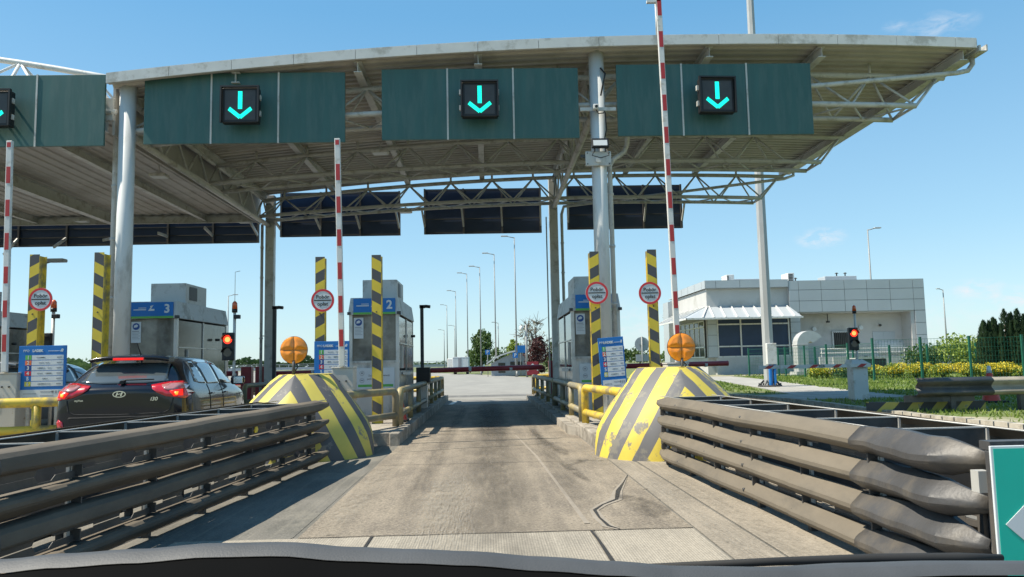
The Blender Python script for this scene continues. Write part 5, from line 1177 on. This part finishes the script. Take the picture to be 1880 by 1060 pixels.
# ================= FENCE =================
FP = [(10.9, 51.5), (14.5, 50.2), (17.9, 49.0), (18.2, 44.5), (18.0, 41.3), (17.95, 38.5), (17.9, 35.7), (20.3, 37.4), (22.4, 38.9)]
def fence(pts, label, h=1.85, lean=0, sp=2.1):
    t = thing('mesh_fence', label, 'fence', (pts[0][0], pts[0][1], .08), 'green mesh fences'); ox, oy = pts[0]
    tot = []
    for (x0, y0), (x1, y1) in zip(pts, pts[1:]):
        L = math.hypot(x1-x0, y1-y0); k = max(1, round(L/sp)); mb = MB()
        nn = int(L/.13)
        for i in range(nn): f = i/nn; mb.box(x0-ox+(x1-x0)*f-.0035, x0-ox+(x1-x0)*f+.0035, y0-oy+(y1-y0)*f-.003, y0-oy+(y1-y0)*f+.003, .05, h)
        for z in [.08+.2*i for i in range(int(h/.2))]+[h]: mb.beam((x0-ox, y0-oy, z), (x1-ox, y1-oy, z), .006, .007 if z < h else .014)
        mb.build('mesh_panel', 'fence', t)
        for i in range(k): tot.append((x0-ox+(x1-x0)*i/k, y0-oy+(y1-y0)*i/k))
    tot.append((pts[-1][0]-ox, pts[-1][1]-oy))
    for x, y in tot: mb = MB(); mb.box(x-.045, x+.045, y-.04, y+.04, 0, h+.08); mb.box(x-.05, x+.05, y-.045, y+.045, h+.081, h+.095); mb.build('post', 'fence', t)
fence([(17.0, 50.2), (18.4, 47.6), (18.3, 41.5), (18.0, 35.8)], 'green mesh fence running back towards the service building', 1.75, sp=2.6)
fence([(17.95, 35.7), (22.0, 34.8), (30.5, 32.9), (44, 30)], 'green mesh fence in front of the yellow flowering hedge', 1.9, sp=2.2)
fence([(18.3, 48.5), (22.3, 46.8), (26, 45.2), (33, 42.4)], 'green mesh fence farther back behind the yellow hedge', 1.7, sp=2.6)

# ================= VEGETATION =================
def leaves(mb, c, rx, ry, rz_, n, s, m=0, gap=.0, seed=0, shell=.45):
    rr = random.Random(seed)
    for _ in range(n):
        d = Vector((rr.gauss(0, 1), rr.gauss(0, 1), rr.gauss(0, 1))).normalized(); r_ = (shell+(1-shell)*rr.random())
        p_ = Vector((c[0]+d.x*rx*r_, c[1]+d.y*ry*r_, c[2]+d.z*rz_*r_))
        if gap and mnoise.noise(p_*1.3/max(rx, .5)+Vector((seed, 0, 0))) < -.5+gap: continue
        a = Vector((rr.gauss(0, 1), rr.gauss(0, 1), rr.gauss(0, 1))).normalized(); b_ = a.orthogonal().normalized(); c_ = a.cross(b_); k = s*rr.uniform(.6, 1.4)
        mb.face([p_-b_*k, p_+c_*k*.6, p_+b_*k, p_-c_*k*.6], m)
def tree(x, y, h, w, label, lm, name='tree', n=2600, s=.16, lobes=9, seed=1, trunk=.12, low=.25, bare=0, group=None, z0=0, tall=1):
    t = thing(name, label, 'tree', (x, y, z0), group); rr = random.Random(seed)
    mb = MB(); mb.tube([(0, 0, 0), (rr.uniform(-.1, .1), 0, h*.3), (rr.uniform(-.2, .2), 0, h*.6), (0, 0, h*.9)], [trunk*h/4, trunk*h/5, trunk*h/9, .02], 8)
    cs = []
    for i in range(lobes):
        f = low+(1-low)*(i+.5)/lobes; a = rr.random()*6.28; env = math.sin(math.pi*min(1, max(.06, (f-low)/(1-low)*.86+.12)))**.6
        rad = w*.5*env*rr.uniform(.25, .75); c = (rad*math.cos(a), rad*math.sin(a), h*f*.97); cs.append((c, w*.30*env*rr.uniform(.8, 1.25)))
        mb.tube([(0, 0, h*(f*.6)), (c[0]*.5, c[1]*.5, h*f*.85), c], [trunk*h/14, trunk*h/22, .012], 5)
        if bare:
            for _ in range(bare):
                d = Vector((rr.gauss(0, 1), rr.gauss(0, 1), abs(rr.gauss(0, .8))+.3)).normalized()*w*rr.uniform(.15, .34); mb.tube([c, tuple(Vector(c)+d*.6), tuple(Vector(c)+d+Vector((0, 0, -.05)))], [.03, .02, .008], 4)
    mb.build('trunk', 'bark', t)
    mb = MB()
    for i, (c, r_) in enumerate(cs): leaves(mb, c, r_, r_, r_*rr.uniform(.7, 1)*tall, n//lobes, s, 0, .28, seed*31+i, .25)
    mb.build('crown', lm, t); return t
tree(-.9, 108, 5.9, 3.6, 'round topped green poplar on the horizon left of the curved shelter', 'leafmid', 'poplar_tree', 4200, .17, 14, 3, tall=1.3)
tree(-2.6, 112, 3.2, 3.2, 'low bush like tree on the left foot of the poplar', 'leafmid', 'tree', 1800, .15, 7, 4, low=.1)
tree(1.0, 116, 3.6, 3.6, 'loose green tree just right of the poplar', 'leafmid', 'tree', 1800, .15, 8, 5, low=.1)
tree(4.1, 118, 4.2, 5.2, 'wide green tree behind the curved shelter roof', 'leafmid', 'tree', 2600, .16, 10, 6, low=.15)
tree(5.0, 82, 5.7, 4.6, 'pale sparse blossoming tree rising above the purple tree', 'leafpale', 'blossoming_tree', 1500, .09, 22, 8, low=.3, bare=7)
tree(4.9, 76, 3.9, 3.0, 'dark purple leaved tree behind the lane camera pole', 'leafred', 'purple_tree', 5200, .10, 12, 9, low=.12)
tree(3.0, 92, 4.2, 2.6, 'light green tree between shelter and purple tree', 'leafyel', 'tree', 2400, .12, 9, 10, low=.1)
tree(6.8, 84, 3.6, 2.2, 'small green tree on the right side of the purple tree', 'leafmid', 'tree', 1600, .10, 8, 11, low=.1)
for i, (x, h, w) in enumerate(((20.6, 3.6, 3.0), (23.2, 4.3, 3.4))):
    tree(x, 118, h, w, ('left', 'right')[i]+' small round tree seen between the price board and the round traffic sign', 'leafmid', 'tree', 1500, .16, 8, 20+i, low=.35)
tree(24, 92, 8.6, 7.0, 'thin crowned tree showing over the left roof edge of the service building', 'leafpale', 'tree', 2200, .12, 12, 30, low=.45, bare=5)
for i in range(12):
    x, y = 24.9+i*.46, 38.2-i*.20+rnd.uniform(-.1, .1); h = 2.85+.09*i+rnd.uniform(-.15, .3)
    t = thing('thuja_tree', ('leftmost', 'second', 'third', 'fourth', 'fifth', 'sixth', 'seventh', 'eighth', 'ninth', 'tenth', 'eleventh', 'twelfth')[i]+' dark thuja from the left in the tall hedge at the right edge', 'tree', (x, y, .05), 'dark thuja trees at the right edge')
    mb = MB(); mb.tube([(0, 0, 0), (0, 0, h*.5), (0, 0, h*.9)], [.09, .05, .015], 6); mb.build('trunk', 'bark', t)
    mb = MB(); rr = random.Random(50+i); sp_ = [(0, 0, 1.0, .62)]+[(rr.uniform(-.38, .38), rr.uniform(-.3, .3), rr.uniform(.72, .97), rr.uniform(.28, .42)) for _ in range(6)]
    for q_ in range(7600):
        ox_, oy_, hs, w_ = sp_[q_ % len(sp_)]; f = rr.random()**.75; r_ = w_*(1-f)**.55*rr.uniform(.35, 1.12); a = rr.random()*6.28
        p_ = Vector((ox_+r_*math.cos(a), oy_+r_*math.sin(a), .03+f*h*hs)); u = Vector((math.cos(a+1.57), math.sin(a+1.57), 0)); v = Vector((math.cos(a)*.3, math.sin(a)*.3, 1)).normalized(); k = rr.uniform(.03, .07)
        u = (u+v*rr.uniform(-.7, .7)).normalized(); mb.face([p_-u*k*.6, p_-v*k, p_+u*k*.6, p_+v*k*2.1])
    mb.build('crown', 'thuja', t)
def shrub(x, y, w, h, label, mats, fl, n=1500, seed=0, s=.05, nm='flowering_shrub', grp='yellow flowering shrubs behind the fence'):
    t = thing(nm, label, 'shrub', (x, y, .05), grp); rr = random.Random(seed)
    mb = MB(); [mb.tube([(0, 0, 0), (rr.uniform(-.3, .3)*w, rr.uniform(-.2, .2)*w, h*.8)], [.02, .006], 4) for _ in range(7)]; mb.build('stems', 'bark', t)
    mb = MB()
    for i in range(6): leaves(mb, (rr.uniform(-.32, .32)*w, rr.uniform(-.25, .25)*w, h*rr.uniform(.4, .66)), w*.30, w*.30, h*.40, n//6, s, 0, 0, seed+i, .3)
    mb.build('foliage', mats, t)
    if fl:
        mb = MB()
        for i in range(7): leaves(mb, (rr.uniform(-.36, .36)*w, rr.uniform(-.3, .15)*w, h*rr.uniform(.55, .78)), w*.25, w*.25, h*.28, int(n*fl/7), s*.8, 0, .1, seed+40+i, .75)
        mb.build('blossom', 'flower', t)
pos = [('at the left end of the flowering row', .35), ('second from the left in the flowering row', .1), ('third from the left in the flowering row', .8), ('fourth from the left in the flowering row', 1.0), ('in the middle of the flowering row', 1.1), ('right of the middle of the flowering row', 1.1), ('fourth from the right in the flowering row', 1.1), ('third from the right in the flowering row', 1.1), ('second from the right in the flowering row', 1.0), ('at the right end of the flowering row', .9)]
for i, (l, fl) in enumerate(pos): shrub(18.0+i*.88, 41.0-i*.72+.4, 1.45, .76+rnd.uniform(-.06, .08), 'yellow blossoming shrub '+l, 'leafyel' if i not in (1,) else 'leafmid', fl, 1300, 60+i)
shrub(29.5, 46.0, 4.2, 2.4, 'big fresh green bush behind the right half of the yellow shrubs', 'leafyel', 0, 3600, 90, .09, 'green_bush', None)
shrub(27.2, 47.2, 2.6, 2.0, 'smaller green bush beside the pale tank', 'leafmid', 0, 2000, 91, .08, 'green_bush', None)
# far tree belts reading as one mass
def belt(x0, x1, y, h, seed, name='far_woodland', m='leafdk', n=5000):
    mb = MB(); rr = random.Random(seed)
    for i in range(n):
        x = x0+(x1-x0)*rr.random(); hh = h*(.6+.5*mnoise.noise(Vector((x*.05, seed, 0)))+.35*mnoise.noise(Vector((x*.22, seed, 3)))); z = hh*rr.random()**.6; k = h*.10*rr.uniform(.6, 1.5); yy = y+rr.uniform(-6, 6); a = rr.random()*3.14
        mb.face([(x-k*math.cos(a), yy-k*math.sin(a), z), (x, yy, z-k*.5), (x+k*math.cos(a), yy+k*math.sin(a), z), (x, yy, z+k*.6)])
    o = mb.build(name, m); o['kind'] = 'stuff'
belt(-420, -60, 420, 9, 2, n=9000); belt(80, 500, 520, 10, 5, n=8000, m='leafmid'); belt(-60, 60, 600, 5, 8, n=2500, m='leafmid'); belt(-52, -38, 90, 3.4, 9, n=900, m='leafmid')

# ================= LAMP POSTS AND FAR THINGS =================
def lamppost(x, y, h, label, arm_=-1.6, r=.11, group='lamp posts beyond the toll plaza'):
    t = thing('lamp_post', label, 'lamp post', (x, y, 0), group)
    mb = MB(); mb.tube([(0, 0, 0), (0, 0, h)], [r, r*.5], 8); mb.tube([(0, 0, 0), (0, 0, .5)], r*1.35, 8); mb.build('pole', 'galvpole', t)
    mb = MB(); mb.tube([(0, 0, h-.05), (arm_*.6, 0, h+.12)], .04, 6); mb.build('bracket', 'galvpole', t)
    mb = MB(); a, c = sorted((arm_*.5, arm_)); mb.box(a, c, -.14, .14, h+.08, h+.18, bev=.03); mb.build('lamp_head', 'farsteel', t)
for (x, y, h, w) in ((2.62, 71.2, 12.9, 'nearest tall lamp post of the centre row'), (.80, 80, 12.6, 'second tall lamp post of the centre row'), (-.80, 87.5, 12.2, 'third tall lamp post of the centre row'), (-2.55, 98, 12.7, 'fourth tall lamp post of the centre row'), (-4.50, 110, 11.6, 'fifth and shortest lamp post of the centre row'), (-7.6, 145, 12.3, 'tall distant lamp post left of the white truck'), (-6.6, 155, 8.9, 'low distant lamp post beside the white truck'), (-9.0, 160, 8.3, 'lowest distant lamp post in front of the overpass')):
    lamppost(x, y, h, w, -1.25, r=.085 if y < 115 else .11)
lamppost(31.4, 62, 11.6, 'lamp post standing before the service building', 1.1, .10, 'lamp posts by the service building'); lamppost(54.2, 90, 8.9, 'small lamp post on the lawn right of the service building', -.8, .11, 'lamp posts by the service building')
lamppost(-33.2, 100, 10.6, 'distant lamp post seen right of booth 3', 1.2); lamppost(-13.4, 23, 4.4, 'thin lamp post rising behind the far left striped post', 1.0, .03)
lamppost(1.6, 118, 7.4, 'faint distant lamp post over the curved shelter', -1.0, .1)
for x, y, h, l in ((-46, 95, 7.5, 'wooden power pole left of the black car'), (-31, 110, 6.2, 'power pole between the red cabinet and the amber lamp'), (-41, 120, 5.4, 'far power pole right of the red signal')):
    t = thing('power_pole', l, 'power pole', (x, y, 0), 'far power poles'); mb = MB(); mb.tube([(0, 0, 0), (0, 0, h)], [.14, .09], 6); mb.build('pole', 'bark', t); mb = MB(); mb.box(-.9, .9, -.05, .05, h-.5, h-.38); mb.build('crossarm', 'bark', t)
t = thing('camera_pole', 'grey pole with a white dome camera beyond the lane', 'camera pole', (3.38, 68, 0)); mb = MB(); mb.tube([(0, 0, 0), (0, 0, 4.6)], [.11, .09], 8); mb.build('pole', 'galvpole', t)
mb = MB(); mb.beam((0, 0, 4.5), (-.4, 0, 4.5), .06, .06); mb.tube([(-.42, 0, 4.5), (-.42, 0, 4.2), (-.42, 0, 4.05)], [.13, .16, .08], 12); mb.build('camera', 'white', t)
t = thing('box_truck', 'white box truck seen from behind far down the road', 'truck', (-3.3, 96, 0), rz=R(0))
mb = MB(); mb.box(-1.1, .85, 0, 6, .55, 2.15, bev=.04); mb.build('cargo_box', 'paper', t); mb = MB(); mb.box(-.4, .0, -.02, -.002, .7, 2.0); mb.box(-1.1, .85, -.01, -.002, 2.0, 2.04); mb.box(-.135, -.12, -.025, -.02, .6, 2.1); mb.build('rear_doors', 'inkgrey', t)
mb = MB(); mb.box(-1.9, -1.15, 3, 6, .5, 2.0, bev=.1); mb.build('cab', 'white', t); mb = MB(); mb.box(-1.0, .8, .1, 5.8, .25, .54); mb.build('chassis', 'black', t)
for x in (-.9, .65):
    for y in (.9, 4.8): mb = MB(); mb.tube([(x-.12, y, .4), (x+.12, y, .4)], .4, 14); mb.build('wheel', 'rubber', t)
t = thing('curved_shelter', 'grey shelter with a white curved roof beyond the lane', 'shelter', (1.9, 78, 0))
mb = MB(); mb.prism([(-1.6, 0), (2.1, 0), (2.1, 2.25), (.6, 2.2), (-.5, 1.8), (-1.6, 1.25)], 0, 5); mb.build('wall', 'tank', t)
mb = MB(); arc = [(-2.1, 1.15), (-1.4, 1.62), (-.6, 2.0), (.3, 2.28), (1.2, 2.42), (2.2, 2.45)]; mb.prism(arc+[(x, z+.16) for x, z in reversed(arc)], -.4, 5.2); mb.build('roof', 'white', t)
mb = MB(); mb.box(-.9, -.2, -.03, -.003, .3, 1.3); mb.box(.3, 1.5, -.03, -.003, .9, 1.4); mb.build('window', 'glassd', t)
def psign(x, y, z, w, h, label, ch=None, m='blue', post=True):
    t = thing('road_sign', label, 'road sign', (x, y, 0)); mb = MB(); mb.box(-w/2, w/2, 0, .04, z-h/2, z+h/2); f = mb.build('plate', m, t)
    mb = MB(); mb.tube([(0, .08, 0), (0, .08, z+h/2)], .035, 6); mb.build('post', 'galvpole', t)
    if ch: text(ch, h*.9, 'paper', 'lettering', f, (0, -.003, z), bold=.01)
psign(-.05, 75, 2.35, .45, .45, 'small blue parking sign in front of the poplar', 'P'); psign(2.45, 70, 1.95, .48, .48, 'blue parking sign between two lamp posts', 'P')
psign(3.05, 73, 2.55, 1.0, .7, 'wide blue sign beside the shelter roof')
t = thing('chevron_sign', 'red and white chevron sign beyond the boom tip', 'road sign', (3.65, 64, 0))
mb = MB(); mb.box(-.48, .48, 0, .03, .25, 1.35); mb.build('plate', 'boomred', t); mb = MB(); mb.prism([(-.44, .55), (0, .95), (.44, .55), (.44, .80), (0, 1.2), (-.44, .80)], -.006, -.002); mb.build('chevron', 'paper', t); mb = MB(); mb.box(-.08, .08, .04, .1, 0, .3); mb.build('post', 'galvpole', t)
t = thing('traffic_sign', 'grey back of a round traffic sign with a small plate below', 'road sign', (8.98, 45, .05))
mb = MB(); mb.disc(0, 0, 2.15, .42, 28, 0, .03); mb.build('disc', 'tank', t); mb = MB(); mb.box(-.38, .38, 0, .03, 1.15, 1.55); mb.build('plate', 'tank', t); mb = MB(); mb.tube([(0, -.04, 0), (0, -.04, 2.6)], .04, 8); mb.box(-.2, .2, -.04, -.005, 2.1, 2.14); mb.build('post', 'galvpole', t)
t = thing('overpass', 'distant grey road bridge crossing the horizon', 'bridge', (-30, 255, 0))
mb = MB(); mb.box(-260, 26, 0, 8, .3+.2, 1.4); mb.build('deck', 'farsteel', t); mb = MB(); mb.box(-260, 26, -.1, 0, 2.3, 2.42); mb.box(-260, 26, -.1, 0, 1.85, 1.92)
for i in range(96): mb.box(-260+i*3, -259.8+i*3, -.1, 0, 1.4, 2.4)
mb.build('parapet', 'farsteel', t)
mb = MB(); mb.tube([(-48, 3, -2), (-48, 3, .5)], .6, 8); mb.tube([(4, 3, -2), (4, 3, .5)], .6, 8); mb.build('pier', 'farsteel', t)
t = thing('far_building', 'low pale building with a reddish roof on the far road', 'building', (-5.8, 170, 0)); mb = MB(); mb.box(-2, 5, 0, 5, 0, 1.9); mb.build('wall', 'paper', t); mb = MB(); mb.prism([(1, 1.9), (5.3, 1.9), (4.2, 2.5), (1.8, 2.5)], -.2, 5); mb.build('roof', 'orange', t)
t = thing('round_mirror_sign', 'small yellow round lamp beyond the grey car', 'warning lamp', (-12.2, 18.5, 0), 'round amber warning lamps'); mb = MB(); mb.tube([(0, 0, 0), (0, 0, 1.15)], .03, 8); mb.build('stem', 'darkgrey', t); mb = MB(); mb.tube([(0, 0, 1.3), (0, .08, 1.3)], [.19, .15], 20); mb.build('lens', 'flower', t)
for i, x in enumerate((-10.3, -9.2, -8.1)):
    t = thing('barrier_block', ('left', 'middle', 'right')[i]+' red and white plastic barrier block left of the red cabinet', 'barrier block', (x, 30.0, 0), 'red and white barrier blocks'); mb = MB(); mb.prism([(-.25, 0), (.25, 0), (.25, .15), (.1, .4), (.1, .75), (-.1, .75), (-.1, .4), (-.25, .15)], -.52, .52, axis='x'); mb.build('block', 'redwhite', t)
t = thing('low_guard_rail', 'low guard rail between the black car and the left bullnose', 'guard rail', (-9.5, 28.2, 0))
mb = MB(); mb.mesh([(x, -p_[0], .48+p_[1]) for x in (0, 2, 4.5) for p_ in prof], [(i*11+j, i*11+j+1, (i+1)*11+j+1, (i+1)*11+j) for i in range(2) for j in range(10)], 0, True); mb.build('rail', 'guard', t)
for x in (.5, 2.3, 4.1): mb = MB(); mb.box(x-.05, x+.05, .01, .1, 0, .6); mb.build('post', 'guarddark', t)
t = thing('white_bollards', 'white box cabinets on a plinth far down the lane', 'cabinet', (-10.5, 90, 0)) if False else None

# ================= DASHBOARD =================
t = thing('car_dashboard', 'dark dashboard top and wiper across the bottom of the photo', 'dashboard', (0, .8, .9))
crest = [(0, 1027), (120, 1016), (250, 1008), (400, 997), (520, 995), (640, 1004), (760, 1008), (860, 1012), (1000, 1022), (1120, 1030), (1260, 1040), (1430, 1042), (1600, 1034), (1750, 1030), (1880, 1030)]
mb = MB(); mbk = MB(); rows = []; rowk = []
def atY(px, py, Y):
    d = fw*1420+r2*(px-940)-u2*(py-530); s = Y/d.y; return Vector((d.x*s, Y, 1.25+d.z*s))
for i in range(61):
    px = -60+2000*i/60; j = 0
    while j < len(crest)-2 and crest[j+1][0] < px: j += 1
    (x0, c0), (x1, c1_) = crest[j], crest[j+1]; f = max(0, min(1, (px-x0)/(x1-x0))); f = f*f*(3-2*f); py = c0+(c1_-c0)*f
    p_ = atY(px, py, .80); q = p_-Vector((0, .8, .9))
    rows.append([q+Vector((0, .16, -.10)), q+Vector((0, .05, -.012)), q, q+Vector((0, -.010, -.001)), q+Vector((0, -.020, -.009))])
    e = rows[-1][-1]; rowk.append([e+Vector((0, .002, -.001)), e+Vector((0, -.03, -.012)), e+Vector((0, -.10, -.06)), e+Vector((0, -.2, -.2))])
for R_, m_ in ((rows, mb), (rowk, mbk)):
    k = len(R_[0]); m_.mesh([v for r_ in R_ for v in r_], [(i*k+j, i*k+j+1, (i+1)*k+j+1, (i+1)*k+j) for i in range(60) for j in range(k-1)], 0, True)
mb.build('dash_pad', 'dash', t); mbk.build('dash_shaded_slope', 'dashb', t)
mb = MB(); a = [atY(x, y, .95)-Vector((0, .8, .9)) for x, y in ((1180, 1042), (1430, 1031), (1600, 1026), (1760, 1024), (1840, 1024))]; mb.tube(a, [.004, .005, .006, .006, .004], 8); mb.build('wiper', 'rubber', t)
S.render.resolution_x, S.render.resolution_y = 1024, 577
